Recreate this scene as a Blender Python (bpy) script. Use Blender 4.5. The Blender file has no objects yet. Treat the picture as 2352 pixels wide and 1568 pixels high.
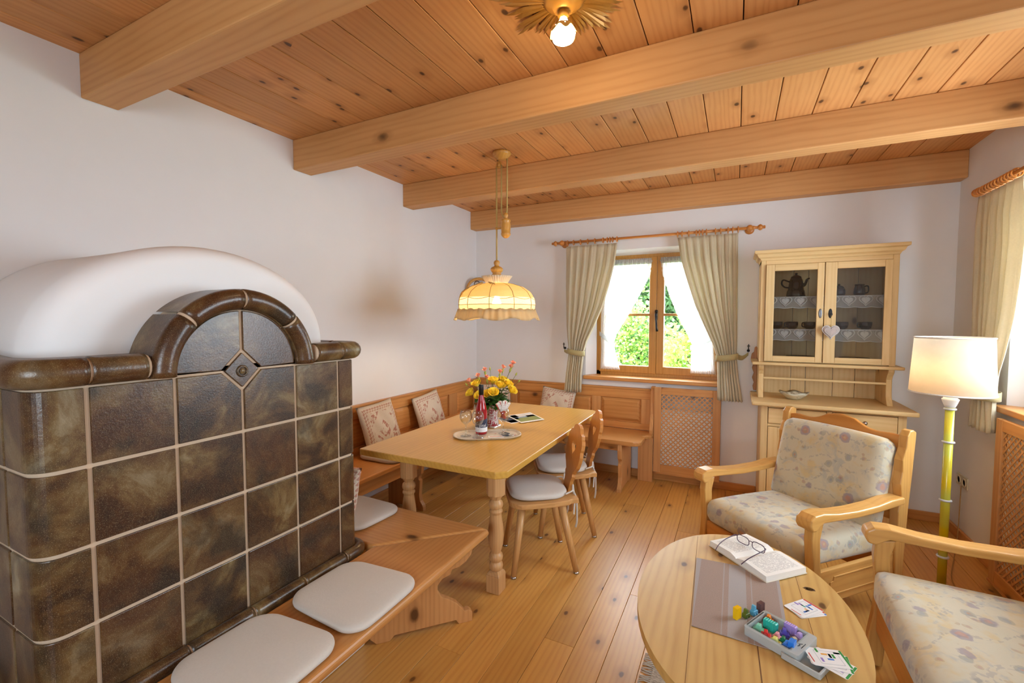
import bpy, bmesh, math, random
from mathutils import Matrix, Vector, noise
random.seed(7)
PI = math.pi
sin, cos = math.sin, math.cos
SC = bpy.context.scene
COL = SC.collection

# ------------------------------------------------------------------ camera, sky, exposure
cam_data = bpy.data.cameras.new('camera')
cam = bpy.data.objects.new('camera', cam_data)
COL.objects.link(cam)
SC.camera = cam
YAW, PITCH, ROLL = -0.4655, -0.0498, 0.0005
_f = Vector((sin(YAW) * cos(PITCH), cos(YAW) * cos(PITCH), sin(PITCH)))
_r = Vector((cos(YAW), -sin(YAW), 0.0))
_u = _r.cross(_f)
_r2 = _r * cos(ROLL) + _u * sin(ROLL)
_u2 = -_r * sin(ROLL) + _u * cos(ROLL)
_m = Matrix((_r2, _u2, -_f)).transposed().to_4x4()
_m.translation = Vector((2.5813, -4.2564, 1.4834))
cam.matrix_world = _m
cam_data.sensor_width = 36.0
cam_data.lens = 1023.18 * 36.0 / 2352.0
cam_data.clip_start = 0.05

SC.view_settings.view_transform = 'Standard'
SC.view_settings.look = 'None'
SC.view_settings.exposure = -0.16
SC.view_settings.gamma = 1.0
SC.view_settings.use_curve_mapping = False
SC.cycles.use_denoising = True
SC.cycles.max_bounces = 14
SC.cycles.diffuse_bounces = 6
SC.cycles.transparent_max_bounces = 24
SC.cycles.caustics_reflective = False
SC.cycles.sample_clamp_indirect = 12.0

SKY = 24.0
world = bpy.data.worlds.new('overcast_sky')
SC.world = world
world.use_nodes = True
_bg = world.node_tree.nodes['Background']
_bg.inputs[0].default_value = (0.76, 0.89, 1.0, 1)
_bg.inputs[1].default_value = SKY

def portal(name, loc, rot, sx, sy):
    l = bpy.data.lights.new(name, 'AREA')
    l.shape = 'RECTANGLE'; l.size = sx; l.size_y = sy
    l.cycles.is_portal = True
    o = bpy.data.objects.new(name, l); COL.objects.link(o)
    o.location = loc; o.rotation_euler = rot
portal('sky_portal', (1.91, 0.24, 1.52), (-PI / 2, 0, 0), 1.2, 1.15)          # window_1
portal('sky_portal', (4.20, -1.55, 1.58), (0, PI / 2, 0), 1.25, 1.45)         # window_2
portal('sky_portal', (2.47, -5.80, 1.55), (PI / 2, 0, 0), 1.15, 1.2)         # window_3_added

BULB_CEIL, BULB_PEND, BULB_FLOOR = 120.0, 190.0, 60.0     # emission of the three lamp bulbs

# ------------------------------------------------------------------ materials
MATS = {}
def lin(h):
    h = h.lstrip('#')
    out = []
    for i in (0, 2, 4):
        c = int(h[i:i + 2], 16) / 255
        out.append(c / 12.92 if c <= 0.04045 else ((c + 0.055) / 1.055) ** 2.4)
    return (*out, 1)
def C4(c):
    return lin(c) if isinstance(c, str) else (tuple(c) + (1,))[:4]

class NT:
    def __init__(s, name):
        s.m = bpy.data.materials.new(name); s.m.use_nodes = True
        s.t = s.m.node_tree; s.t.nodes.clear()
        s.out = s.n('ShaderNodeOutputMaterial')
    def n(s, typ, **kw):
        nd = s.t.nodes.new(typ)
        for k, v in kw.items():
            if k.startswith('i_'):
                nd.inputs[k[2:].replace('_', ' ')].default_value = v
            else:
                setattr(nd, k, v)
        return nd
    def l(s, a, b): s.t.links.new(a, b)
    def math(s, op, a, b=None, clamp=False):
        nd = s.n('ShaderNodeMath', operation=op, use_clamp=clamp)
        for i, x in enumerate((a, b)):
            if x is None: continue
            if hasattr(x, 'is_linked'): s.l(x, nd.inputs[i])
            else: nd.inputs[i].default_value = x
        return nd.outputs[0]
    def mix(s, fac, a, b, blend='MIX'):
        nd = s.n('ShaderNodeMix', data_type='RGBA', blend_type=blend)
        for i, x in ((0, fac), (6, a), (7, b)):
            if hasattr(x, 'is_linked'): s.l(x, nd.inputs[i])
            elif i == 0: nd.inputs[0].default_value = x
            else: nd.inputs[i].default_value = C4(x)
        return nd.outputs[2]
    def ramp(s, fac, stops, interp='LINEAR'):
        nd = s.n('ShaderNodeValToRGB'); s.l(fac, nd.inputs[0])
        cr = nd.color_ramp; cr.interpolation = interp
        while len(cr.elements) < len(stops): cr.elements.new(0.5)
        for e, (p, c) in zip(cr.elements, stops):
            e.position = p; e.color = C4(c) if not isinstance(c, (int, float)) else (c, c, c, 1)
        return nd.outputs[0]
    def coords(s, kind='Object', scale=(1, 1, 1), loc=(0, 0, 0), rnd=0.0):
        tc = s.n('ShaderNodeTexCoord').outputs[kind]
        if rnd:
            at = s.n('ShaderNodeAttribute', attribute_name='rnd')
            oi = s.n('ShaderNodeObjectInfo')
            k = s.math('ADD', at.outputs['Fac'], s.math('MULTIPLY', oi.outputs['Random'], 0.37))
            cx = s.n('ShaderNodeCombineXYZ')
            s.l(s.math('MULTIPLY', k, 7.31 * rnd), cx.inputs[0]); s.l(s.math('MULTIPLY', k, 11.7 * rnd), cx.inputs[1]); s.l(s.math('MULTIPLY', k, 5.13 * rnd), cx.inputs[2])
            ad = s.n('ShaderNodeVectorMath', operation='ADD'); s.l(tc, ad.inputs[0]); s.l(cx.outputs[0], ad.inputs[1])
            tc = ad.outputs[0]
        mp = s.n('ShaderNodeMapping'); s.l(tc, mp.inputs[0])
        mp.inputs['Scale'].default_value = scale; mp.inputs['Location'].default_value = loc
        return mp.outputs[0]
    def noise(s, vec, scale, detail=3, rough=0.55, dist=0.0):
        nd = s.n('ShaderNodeTexNoise'); s.l(vec, nd.inputs['Vector'])
        nd.inputs['Scale'].default_value = scale; nd.inputs['Detail'].default_value = detail
        nd.inputs['Roughness'].default_value = rough; nd.inputs['Distortion'].default_value = dist
        return nd.outputs[0]
    def bsdf(s, color, rough=0.5, metal=0.0, spec=0.5, **kw):
        b = s.n('ShaderNodeBsdfPrincipled')
        for k, x in (('Base Color', color), ('Roughness', rough), ('Metallic', metal), ('Specular IOR Level', spec)):
            if hasattr(x, 'is_linked'): s.l(x, b.inputs[k])
            elif k == 'Base Color': b.inputs[k].default_value = C4(x)
            else: b.inputs[k].default_value = x
        for k, x in kw.items():
            b.inputs[k.replace('_', ' ')].default_value = x
        s.l(b.outputs[0], s.out.inputs[0])
        return b
    def bump(s, b, height, strength=0.2, dist=0.01):
        nd = s.n('ShaderNodeBump'); nd.inputs['Strength'].default_value = strength; nd.inputs['Distance'].default_value = dist
        s.l(height, nd.inputs['Height']); s.l(nd.outputs[0], b.inputs['Normal'])

def plain(name, color, rough=0.5, metal=0.0, spec=0.5, var=0.06, vscale=18, bump=0.0, **kw):
    """one colour with a faint mottling"""
    if name in MATS: return MATS[name]
    t = NT(name); v = t.coords()
    n = t.noise(v, vscale, 4)
    c = C4(color)
    col = t.mix(n, tuple(x * (1 - var) for x in c[:3]), tuple(min(1, x * (1 + var)) for x in c[:3]))
    b = t.bsdf(col, rough, metal, spec, **kw)
    if bump: t.bump(b, t.noise(v, vscale * 6, 3), bump, 0.004)
    MATS[name] = t.m
    return t.m

def wood(name, light, dark, axis='X', scale=1.0, knots=0.5, rough=0.42, ring=1.0, tone=0.16, spec=0.4, knot='#4a2a12', grain=0.22, k2d=False):
    if name in MATS: return MATS[name]
    t = NT(name)
    i = 'XYZ'.index(axis)
    sc = [scale] * 3; sc[i] = scale * 0.09
    v = t.coords(scale=tuple(sc), rnd=1.0)
    nd = t.n("ShaderNodeTexWave", wave_type="RINGS", rings_direction=axis, wave_profile='SIN')
    t.l(v, nd.inputs['Vector'])
    nd.inputs['Scale'].default_value = 17.0 * ring; nd.inputs['Distortion'].default_value = 9.0
    nd.inputs['Detail'].default_value = 3.0; nd.inputs['Detail Scale'].default_value = 0.7; nd.inputs['Detail Roughness'].default_value = 0.6
    fine = t.noise(v, 90, 4, 0.65)
    mid_ = t.noise(v, 16, 3, 0.6)
    patch = t.noise(t.coords(scale=(scale,) * 3, rnd=0.8), 3.0, 3, 0.6)
    g = t.math('ADD', t.math('MULTIPLY', t.math('POWER', nd.outputs['Fac'], 1.8), grain), t.math('MULTIPLY', fine, 0.26))
    g = t.math('ADD', g, t.math('MULTIPLY', mid_, 0.30))
    g = t.math('ADD', g, t.math('MULTIPLY', patch, 0.30))
    L, D = C4(light), C4(dark)
    M = tuple(L[k] * 0.62 + D[k] * 0.38 for k in range(3))
    col = t.ramp(g, [(0.25, L[:3]), (0.62, M), (0.95, D[:3])])
    at = t.n('ShaderNodeAttribute', attribute_name='rnd')
    tn = t.math('ADD', t.math('MULTIPLY', t.math('FRACT', t.math('MULTIPLY', at.outputs['Fac'], 5.77)), 2 * tone), 1 - tone)
    hs = t.n('ShaderNodeHueSaturation'); t.l(col, hs.inputs['Color']); t.l(tn, hs.inputs['Value'])
    col = hs.outputs[0]
    if knots > 0:
        ks = [scale * 2.9] * 3; ks[i] = scale * 1.7
        kv = t.coords(scale=tuple(ks), rnd=1.7)
        vo = t.n('ShaderNodeTexVoronoi', feature='F1'); t.l(kv, vo.inputs['Vector']); vo.inputs['Scale'].default_value = 2.4
        if k2d: vo.voronoi_dimensions = '2D'
        th = 1.0 if k2d else 2.0
        wob = t.math('ADD', vo.outputs['Distance'], t.math('MULTIPLY', t.math('SUBTRACT', t.noise(kv, 9, 2), 0.5), 0.10))
        sp = t.n('ShaderNodeSeparateColor'); t.l(vo.outputs['Color'], sp.inputs[0])
        pick = t.math('GREATER_THAN', sp.outputs[0], 1 - knots)
        k1 = t.math('MULTIPLY', t.ramp(wob, [(0.045 * th, 1.0), (0.085 * th, 0.0)]), pick)
        k2 = t.math('MULTIPLY', t.ramp(wob, [(0.07 * th, 0.5), (0.30, 0.0)]), pick)
        col = t.mix(k2, col, tuple(x * 0.72 for x in D[:3]))
        col = t.mix(t.math('MULTIPLY', k1, 0.85), col, knot)
    b = t.bsdf(col, rough, 0, spec)
    t.bump(b, g, 0.08, 0.002)
    MATS[name] = t.m
    return t.m

def fabric(name, color, weave=900, rough=0.95, var=0.10, trans=0.0, color2=None):
    if name in MATS: return MATS[name]
    t = NT(name); v = t.coords()
    n1 = t.noise(v, 14, 4); n2 = t.noise(v, weave / 6, 2)
    c = C4(color)[:3]; c2 = C4(color2)[:3] if color2 else tuple(x * (1 - 2 * var) for x in c)
    col = t.mix(t.math('ADD', t.math('MULTIPLY', n1, 0.4), t.math('MULTIPLY', n2, 0.6)), c2, tuple(min(1, x * (1 + var)) for x in c))
    b = t.bsdf(col, rough, 0, 0.15)
    b.inputs['Sheen Weight'].default_value = 0.25
    t.bump(b, n2, 0.25, 0.002)
    if trans:
        tr = t.n('ShaderNodeBsdfTranslucent'); t.l(col, tr.inputs[0])
        mx = t.n('ShaderNodeMixShader'); mx.inputs[0].default_value = trans
        t.l(b.outputs[0], mx.inputs[1]); t.l(tr.outputs[0], mx.inputs[2]); t.l(mx.outputs[0], t.out.inputs[0])
    MATS[name] = t.m
    return t.m

def pane_mat(name, tint=(1, 1, 1), refl=0.05, power=4.0, edge=0.5):
    if name in MATS: return MATS[name]
    t = NT(name)
    tr = t.n('ShaderNodeBsdfTransparent'); tr.inputs[0].default_value = C4(tint)
    gl = t.n('ShaderNodeBsdfGlossy'); gl.inputs['Roughness'].default_value = 0.01
    fr = t.n('ShaderNodeLayerWeight'); fr.inputs[0].default_value = 0.5
    f = t.math('ADD', t.math('MULTIPLY', t.math('POWER', fr.outputs['Facing'], power), edge), 0.02 + refl * 0.25, True)
    mx = t.n('ShaderNodeMixShader'); t.l(f, mx.inputs[0]); t.l(tr.outputs[0], mx.inputs[1]); t.l(gl.outputs[0], mx.inputs[2])
    t.l(mx.outputs[0], t.out.inputs[0]); MATS[name] = t.m
    return t.m

def glass_mat(name, color=(1, 1, 1), rough=0.0, ior=1.45):
    if name in MATS: return MATS[name]
    t = NT(name); t.bsdf(color, rough, 0, 0.5, Transmission_Weight=1.0, IOR=ior); MATS[name] = t.m
    return t.m

def emit_mat(name, color, strength):
    if name in MATS: return MATS[name]
    t = NT(name); e = t.n('ShaderNodeEmission'); e.inputs[0].default_value = C4(color); e.inputs[1].default_value = strength
    t.l(e.outputs[0], t.out.inputs[0]); MATS[name] = t.m
    return t.m

def shade_mat(name, color, trans=0.6, tex=40):
    if name in MATS: return MATS[name]
    t = NT(name); v = t.coords()
    n = t.noise(v, tex, 3); c = C4(color)[:3]
    col = t.mix(n, tuple(x * 0.9 for x in c), c)
    d = t.n('ShaderNodeBsdfDiffuse'); t.l(col, d.inputs[0])
    tr = t.n('ShaderNodeBsdfTranslucent'); t.l(col, tr.inputs[0])
    mx = t.n('ShaderNodeMixShader'); mx.inputs[0].default_value = trans
    t.l(d.outputs[0], mx.inputs[1]); t.l(tr.outputs[0], mx.inputs[2]); t.l(mx.outputs[0], t.out.inputs[0])
    MATS[name] = t.m
    return t.m

def lace_mat(name, color=(0.93, 0.94, 0.95), clear=0.16, scale=150, hearts=False):
    """sheer net: diffuse + translucent threads with open holes"""
    if name in MATS: return MATS[name]
    t = NT(name); v = t.coords()
    d = t.n('ShaderNodeBsdfDiffuse'); d.inputs[0].default_value = C4(color)
    tr = t.n('ShaderNodeBsdfTranslucent'); tr.inputs[0].default_value = C4(color)
    mx = t.n('ShaderNodeMixShader'); mx.inputs[0].default_value = 0.6
    t.l(d.outputs[0], mx.inputs[1]); t.l(tr.outputs[0], mx.inputs[2])
    cl = t.n('ShaderNodeBsdfTransparent')
    n = t.noise(v, scale, 2)
    f = t.math('MULTIPLY', t.ramp(n, [(0.40, 0.5), (0.60, 1.0)]), clear * 1.3, True)
    m2 = t.n('ShaderNodeMixShader'); t.l(f, m2.inputs[0]); t.l(mx.outputs[0], m2.inputs[1]); t.l(cl.outputs[0], m2.inputs[2])
    t.l(m2.outputs[0], t.out.inputs[0]); MATS[name] = t.m
    return t.m

# ------------------------------------------------------------------ mesh helpers
class MB:
    def __init__(s, T=None):
        s.v = []; s.f = []; s.mi = []; s.sm = []; s.rn = []; s.T = T or Matrix.Identity(4)
    def add(s, vs, fs, mat=0, smooth=False, rnd=None):
        b = len(s.v); r = random.random() if rnd is None else rnd
        s.v += [tuple(s.T @ Vector(p)) for p in vs]
        for f in fs:
            s.f.append([b + i for i in f]); s.mi.append(mat); s.sm.append(smooth); s.rn.append(r)
        return s
    def box(s, x0, x1, y0, y1, z0, z1, mat=0, rnd=None, M=None):
        vs = [(x, y, z) for x in (x0, x1) for y in (y0, y1) for z in (z0, z1)]
        if M: vs = [tuple(M @ Vector(p)) for p in vs]
        return s.add(vs, [(0, 1, 3, 2), (4, 6, 7, 5), (0, 4, 5, 1), (2, 3, 7, 6), (0, 2, 6, 4), (1, 5, 7, 3)], mat, False, rnd)
    def prism(s, poly, axis, a0, a1, mat=0, rnd=None, M=None, smooth=False):
        def P(p, a):
            return {'x': (a, p[0], p[1]), 'y': (p[0], a, p[1]), 'z': (p[0], p[1], a)}[axis]
        n = len(poly); vs = [P(p, a0) for p in poly] + [P(p, a1) for p in poly]
        if M: vs = [tuple(M @ Vector(p)) for p in vs]
        r = random.random() if rnd is None else rnd
        b = [tuple(range(n))[::-1], tuple(range(n, 2 * n))]
        s.add(vs, b + [(i, (i + 1) % n, n + (i + 1) % n, n + i) for i in range(n)], mat, False, r)
        if smooth:
            for k in range(n): s.sm[-1 - k] = True
        return s
    def lathe(s, prof, n=24, c=(0, 0, 0), mat=0, rnd=None, M=None, smooth=True, wob=None):
        vs = []; fs = []; m = len(prof)
        for (r, z) in prof:
            for k in range(n):
                a = 2 * PI * k / n; rr = r * (wob(a, z) if wob else 1)
                vs.append((c[0] + rr * cos(a), c[1] + rr * sin(a), c[2] + z))
        for i in range(m - 1):
            for k in range(n):
                k2 = (k + 1) % n; fs.append((i * n + k, i * n + k2, (i + 1) * n + k2, (i + 1) * n + k))
        if prof[0][0] > 1e-5: fs.append(tuple(range(n))[::-1])
        if prof[-1][0] > 1e-5: fs.append(tuple((m - 1) * n + k for k in range(n)))
        if M: vs = [tuple(M @ Vector(p)) for p in vs]
        return s.add(vs, fs, mat, smooth, rnd)
    def tube(s, pts, r, n=8, mat=0, closed=False, rnd=None, M=None, flat=1.0):
        pts = [Vector(p) for p in pts]; m = len(pts); vs = []; fs = []
        up = None
        for i in range(m):
            a = pts[(i - 1) % m] if (closed or i > 0) else pts[i]
            b = pts[(i + 1) % m] if (closed or i < m - 1) else pts[i]
            t = (b - a).normalized() if (b - a).length > 1e-9 else Vector((0, 0, 1))
            if up is None:
                up = Vector((0, 0, 1)) if abs(t.z) < 0.9 else Vector((1, 0, 0))
            u = up - t * up.dot(t)
            if u.length < 1e-6: u = t.orthogonal()
            u.normalize(); up = u; w = t.cross(u)
            rr = r[i] if isinstance(r, (list, tuple)) else r
            for k in range(n):
                an = 2 * PI * k / n; vs.append(tuple(pts[i] + u * (rr * cos(an)) + w * (rr * flat * sin(an))))
        for i in range(m if closed else m - 1):
            i2 = (i + 1) % m
            for k in range(n):
                k2 = (k + 1) % n; fs.append((i * n + k, i * n + k2, i2 * n + k2, i2 * n + k))
        if not closed:
            fs.append(tuple(range(n))[::-1]); fs.append(tuple((m - 1) * n + k for k in range(n)))
        if M: vs = [tuple(M @ Vector(p)) for p in vs]
        return s.add(vs, fs, mat, True, rnd)
    def grid(s, fn, nu, nv, mat=0, cu=False, smooth=True, rnd=None, cap=False):
        vs = []; fs = []; U = nu if cu else nu + 1
        for j in range(nv + 1):
            for i in range(U): vs.append(tuple(fn(i / nu, j / nv)))
        for j in range(nv):
            for i in range(nu):
                i2 = (i + 1) % U; fs.append((j * U + i, j * U + i2, (j + 1) * U + i2, (j + 1) * U + i))
        if cap:
            fs.append(tuple(range(U))[::-1]); fs.append(tuple(nv * U + i for i in range(U)))
        return s.add(vs, fs, mat, smooth, rnd)
    def ball(s, c, r, n=12, m=8, mat=0, rnd=None, sc=(1, 1, 1), M=None):
        def fn(u, v):
            a = 2 * PI * u; b = PI * (v - 0.5)
            return Vector((c[0] + r * sc[0] * cos(b) * cos(a), c[1] + r * sc[1] * cos(b) * sin(a), c[2] + r * sc[2] * sin(b)))
        T0 = s.T
        if M: s.T = T0 @ M
        s.grid(fn, n, m, mat, True, True, rnd); s.T = T0
        return s
    def plate(s, outer, holes, axis, a0, a1, mat=0, rnd=None, M=None):
        """flat board with holes"""
        bm = bmesh.new(); loops = []
        for lp in [outer] + holes:
            vs = [bm.verts.new((p[0], p[1], 0)) for p in lp]; loops.append(vs)
            for i in range(len(vs)): bm.edges.new((vs[i], vs[(i + 1) % len(vs)]))
        bmesh.ops.triangle_fill(bm, edges=bm.edges[:], use_beauty=True)
        bm.verts.ensure_lookup_table(); bm.verts.index_update()
        pts = [(v.co.x, v.co.y) for v in bm.verts]; tri = [[v.index for v in f.verts] for f in bm.faces]
        n = len(pts); idx = [[v.index for v in lp] for lp in loops]; bm.free()
        def P(p, a):
            return {'x': (a, p[0], p[1]), 'y': (p[0], a, p[1]), 'z': (p[0], p[1], a)}[axis]
        vs = [P(p, a0) for p in pts] + [P(p, a1) for p in pts]
        if M: vs = [tuple(M @ Vector(p)) for p in vs]
        fs = [t for t in tri] + [[n + i for i in reversed(t)] for t in tri]
        for lp in idx:
            k = len(lp)
            for i in range(k): fs.append((lp[i], lp[(i + 1) % k], n + lp[(i + 1) % k], n + lp[i]))
        return s.add(vs, fs, mat, False, rnd)
    def build(s, name, mats, parent=None, bevel=0, seg=2, sub=0, solid=0, world=True, weld=False, ang=35):
        me = bpy.data.meshes.new(name)
        me.from_pydata(s.v, [], s.f)
        if not isinstance(mats, (list, tuple)): mats = [mats]
        for m in mats: me.materials.append(m)
        me.polygons.foreach_set('material_index', s.mi)
        me.polygons.foreach_set('use_smooth', s.sm)
        at = me.attributes.new('rnd', 'FLOAT', 'FACE'); at.data.foreach_set('value', s.rn)
        bm = bmesh.new(); bm.from_mesh(me)
        if weld: bmesh.ops.remove_doubles(bm, verts=bm.verts, dist=1e-5)
        bmesh.ops.recalc_face_normals(bm, faces=bm.faces)
        bm.to_mesh(me); bm.free()
        o = bpy.data.objects.new(name, me); COL.objects.link(o)
        if parent is not None:
            o.parent = parent
            if world:
                root = parent
                while root.parent: root = root.parent
                if parent is root:
                    o.matrix_parent_inverse = Matrix.Identity(4)
                    o.location = -Vector(root.location)
        if bevel:
            b = o.modifiers.new('bevel', 'BEVEL'); b.width = bevel; b.segments = seg; b.limit_method = 'ANGLE'; b.angle_limit = math.radians(ang)
            b.harden_normals = False
        if sub:
            b = o.modifiers.new('sub', 'SUBSURF'); b.levels = sub; b.render_levels = sub
        if solid:
            b = o.modifiers.new('solid', 'SOLIDIFY'); b.thickness = solid; b.offset = 0
        return o

def thing(name, label, cat, loc=(0, 0, 0), rotz=0.0, group=None, rot=None):
    o = bpy.data.objects.new(name, None); COL.objects.link(o)
    o.empty_display_size = 0.1
    o.location = loc; o.rotation_euler = rot or (0, 0, rotz)
    o['label'] = label; o['category'] = cat
    if group: o['group'] = group
    return o
def tag(o, label, cat, group=None, kind=None):
    if label: o['label'] = label
    if cat: o['category'] = cat
    if group: o['group'] = group
    if kind: o['kind'] = kind
    return o
def struct(o):
    o['kind'] = 'structure'; return o
def copy_tree(o, parent=None):
    c = o.copy(); COL.objects.link(c)
    if parent is not None: c.parent = parent
    for ch in list(o.children): copy_tree(ch, c)
    return c
def Rz(a): return Matrix.Rotation(a, 4, 'Z')
def Rx(a): return Matrix.Rotation(a, 4, 'X')
def Ry(a): return Matrix.Rotation(a, 4, 'Y')
def Tr(*p): return Matrix.Translation(Vector(p))
def arc(cx, cy, r, a0, a1, n):
    return [(cx + r * cos(math.radians(a0 + (a1 - a0) * i / n)), cy + r * sin(math.radians(a0 + (a1 - a0) * i / n))) for i in range(n + 1)]
def rrect(w, h, r, n=6, cx=0, cy=0):
    o = []
    for (sx, sy, a) in ((1, 1, 0), (-1, 1, 90), (-1, -1, 180), (1, -1, 270)):
        o += arc(cx + sx * (w / 2 - r), cy + sy * (h / 2 - r), r, a, a + 90, n)
    return o
def spline(pts, n=6):
    """Catmull-Rom through 2D/3D points"""
    P = [Vector(p) for p in pts]; out = []
    for i in range(len(P) - 1):
        p0 = P[max(0, i - 1)]; p1 = P[i]; p2 = P[i + 1]; p3 = P[min(len(P) - 1, i + 2)]
        for k in range(n):
            t = k / n
            out.append(0.5 * ((2 * p1) + (p2 - p0) * t + (2 * p0 - 5 * p1 + 4 * p2 - p3) * t * t + (3 * p1 - p0 - 3 * p2 + p3) * t ** 3))
    out.append(P[-1])
    return [tuple(p) for p in out]
def heart(w, h, cx=0, cy=0, n=28):
    o = []
    for i in range(n):
        t = 2 * PI * i / n
        x = 16 * sin(t) ** 3; y = 13 * cos(t) - 5 * cos(2 * t) - 2 * cos(3 * t) - cos(4 * t)
        o.append((cx + x / 32 * w, cy + (y + 2.5) / 29 * h))
    return o
def interp(tab, x):
    if x <= tab[0][0]: return tab[0][1]
    for (a, b), (c, d) in zip(tab, tab[1:]):
        if x <= c: return b + (d - b) * (x - a) / (c - a)
    return tab[-1][1]
def text_mesh(mb, body, size, M, mat=0, depth=0.0006):
    cu = bpy.data.curves.new('lettering', 'FONT'); cu.body = body; cu.size = size; cu.extrude = depth; cu.resolution_u = 3
    o = bpy.data.objects.new('lettering', cu); COL.objects.link(o)
    dg = bpy.context.evaluated_depsgraph_get(); ev = o.evaluated_get(dg); me = ev.to_mesh()
    vs = [v.co.copy() for v in me.vertices]; fs = [list(p.vertices) for p in me.polygons]
    ev.to_mesh_clear(); bpy.data.objects.remove(o); bpy.data.curves.remove(cu)
    mb.add([tuple(M(v)) if callable(M) else tuple(M @ v) for v in vs], fs, mat, False, 0.5)

# ------------------------------------------------------------------ shared materials
W_FLOOR = wood('floor_pine', '#d8a456', '#b47634', 'Y', 1.0, 0.30, 0.34, 0.8, 0.12, 0.45, knot='#5a3618', k2d=True)
W_CEIL = wood('ceiling_pine', '#d29a60', '#ac6c36', 'Y', 1.0, 0.50, 0.5, 0.9, 0.10, 0.3, knot='#3f2414', k2d=True)
W_BEAM = wood('beam_pine', '#d2a068', '#b07840', 'X', 0.8, 0.22, 0.5, 0.9, 0.04, 0.3, knot='#46301f')
W_BENCH_X = wood('bench_pine_x', '#cf9658', '#a8682f', 'X', 1.0, 0.22, 0.38, 0.9, 0.08)
W_BENCH_Y = wood('bench_pine_y', '#cf9658', '#a8682f', 'Y', 1.0, 0.22, 0.38, 0.9, 0.08)
W_BENCH_Z = wood('bench_pine_z', '#cf9a62', '#a8703c', 'Z', 1.0, 0.15, 0.45, 0.8, 0.06)
W_TABLE = wood('table_oak', '#d2a650', '#b0802e', 'Y', 1.2, 0.0, 0.30, 0.7, 0.04, 0.5)
W_TLEG = wood('table_leg_oak', '#cda06c', '#a87848', 'Z', 1.4, 0.0, 0.42, 1.0, 0.04)
W_CHAIR = wood('chair_oak', '#cfa067', '#ac7a44', 'Y', 1.4, 0.0, 0.38, 0.8, 0.05)
W_CHAIRZ = wood('chair_oak_legs', '#cfa067', '#ac7a44', 'Z', 1.4, 0.0, 0.38, 0.8, 0.05)
W_CBACK = wood('chair_back_oak', '#c98a48', '#a56628', 'Z', 1.4, 0.0, 0.34, 0.8, 0.05)
W_HUTX = wood('hutch_pine_x', '#dfc38e', '#c7a064', 'X', 1.0, 0.2, 0.5, 0.8, 0.05)
W_HUTZ = wood('hutch_pine_z', '#dfc38e', '#c7a064', 'Z', 1.0, 0.25, 0.5, 0.8, 0.05)
W_ARM = wood('armchair_oak', '#d3a25c', '#b27c38', 'Y', 1.3, 0.0, 0.30, 0.7, 0.05, 0.5)
W_ARMZ = wood('armchair_oak_z', '#d3a25c', '#b27c38', 'Z', 1.3, 0.0, 0.30, 0.7, 0.05, 0.5)
W_ARMX = wood('armchair_oak_x', '#cd8f48', '#a8682a', 'X', 1.3, 0.0, 0.30, 0.7, 0.05, 0.5)
W_COFFEE = wood('coffee_table_pine', '#d4ae6a', '#a87a3a', 'Y', 1.0, 0.30, 0.40, 0.7, 0.08, k2d=True)
W_WIN = wood('window_oak', '#c48f48', '#a06c2c', 'Z', 1.2, 0.0, 0.36, 0.7, 0.03)
W_ROD = wood('rod_wood', '#cf8840', '#a8642a', 'X', 1.4, 0.0, 0.3, 0.6, 0.03, 0.5)
W_TURN = wood('turned_wood', '#d09a48', '#a86c24', 'Z', 1.4, 0.0, 0.35, 0.6, 0.03, 0.5)
PLASTER = plain('white_plaster', (0.785, 0.79, 0.80), 0.9, 0, 0.1, 0.02, 6, 0.03)
PLASTER_STOVE = plain('white_limewash', (0.84, 0.85, 0.86), 0.75, 0, 0.2, 0.03, 5, 0.05)
LINEN = fabric('linen_cushion', '#cfcac2', 900, 0.95, 0.05)
CURTAIN = fabric('linen_curtain', '#e0d6bb', 700, 0.95, 0.07, trans=0.32)
LACE = lace_mat('sheer_lace')
METAL = plain('brushed_steel', (0.55, 0.55, 0.56), 0.3, 1.0, var=0.03)
IRON = plain('black_iron', (0.02, 0.02, 0.022), 0.45, 0.6, var=0.1)
PANE = pane_mat('window_glass')
GLASS = pane_mat('clear_glass', (.95, .96, .96), .18, 2.2, 0.75)
WHITE = plain('white_paper', (0.82, 0.81, 0.78), 0.7, 0, 0.2, 0.02)
WHITE_LACQ = plain('white_lacquer', (0.72, 0.73, 0.72), 0.4, 0, 0.4, 0.03)
CORD_M = plain('braided_cord', '#b49a5a', 0.8)

# ================================================================== ROOM SHELL
RW, RH, RY = 3.97, 2.637, -5.6
mb = MB()
x = -0.05; k = 0
while x < RW:
    w = 0.1435
    y = RY
    cuts = sorted(random.uniform(RY, 0) for _ in range(2)) + [0.02]
    for c in cuts:
        if c - y > 0.7 or c > 0:
            mb.box(x + 0.0008, x + w - 0.0008, y, c - 0.001, -0.02, 0.0, 0); y = c
    x += w
mb.box(-0.3, RW + 0.3, RY - 0.3, 0.3, -0.12, -0.021, 1)
struct(mb.build('floor', [W_FLOOR, plain('floor_gap', '#3a2210', 0.9)], bevel=0.0012, seg=1))
mb = MB()
x = 2.58 - 0.178 * 15
while x < RW + 0.02:
    mb.box(x + 0.0024, x + 0.1762, RY, 0.02, RH, RH + 0.02, 0); x += 0.178
mb.box(-0.3, RW + 0.3, RY - 0.3, 0.35, RH + 0.021, RH + 0.2, 1)
struct(mb.build('ceiling', [W_CEIL, plain('ceiling_gap', '#2a160a', 0.9)], bevel=0.002, seg=1))
struct(MB().box(-0.3, 0, RY - 0.3, 0.35, -0.1, RH + 0.02).build('wall_left', PLASTER))
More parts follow.
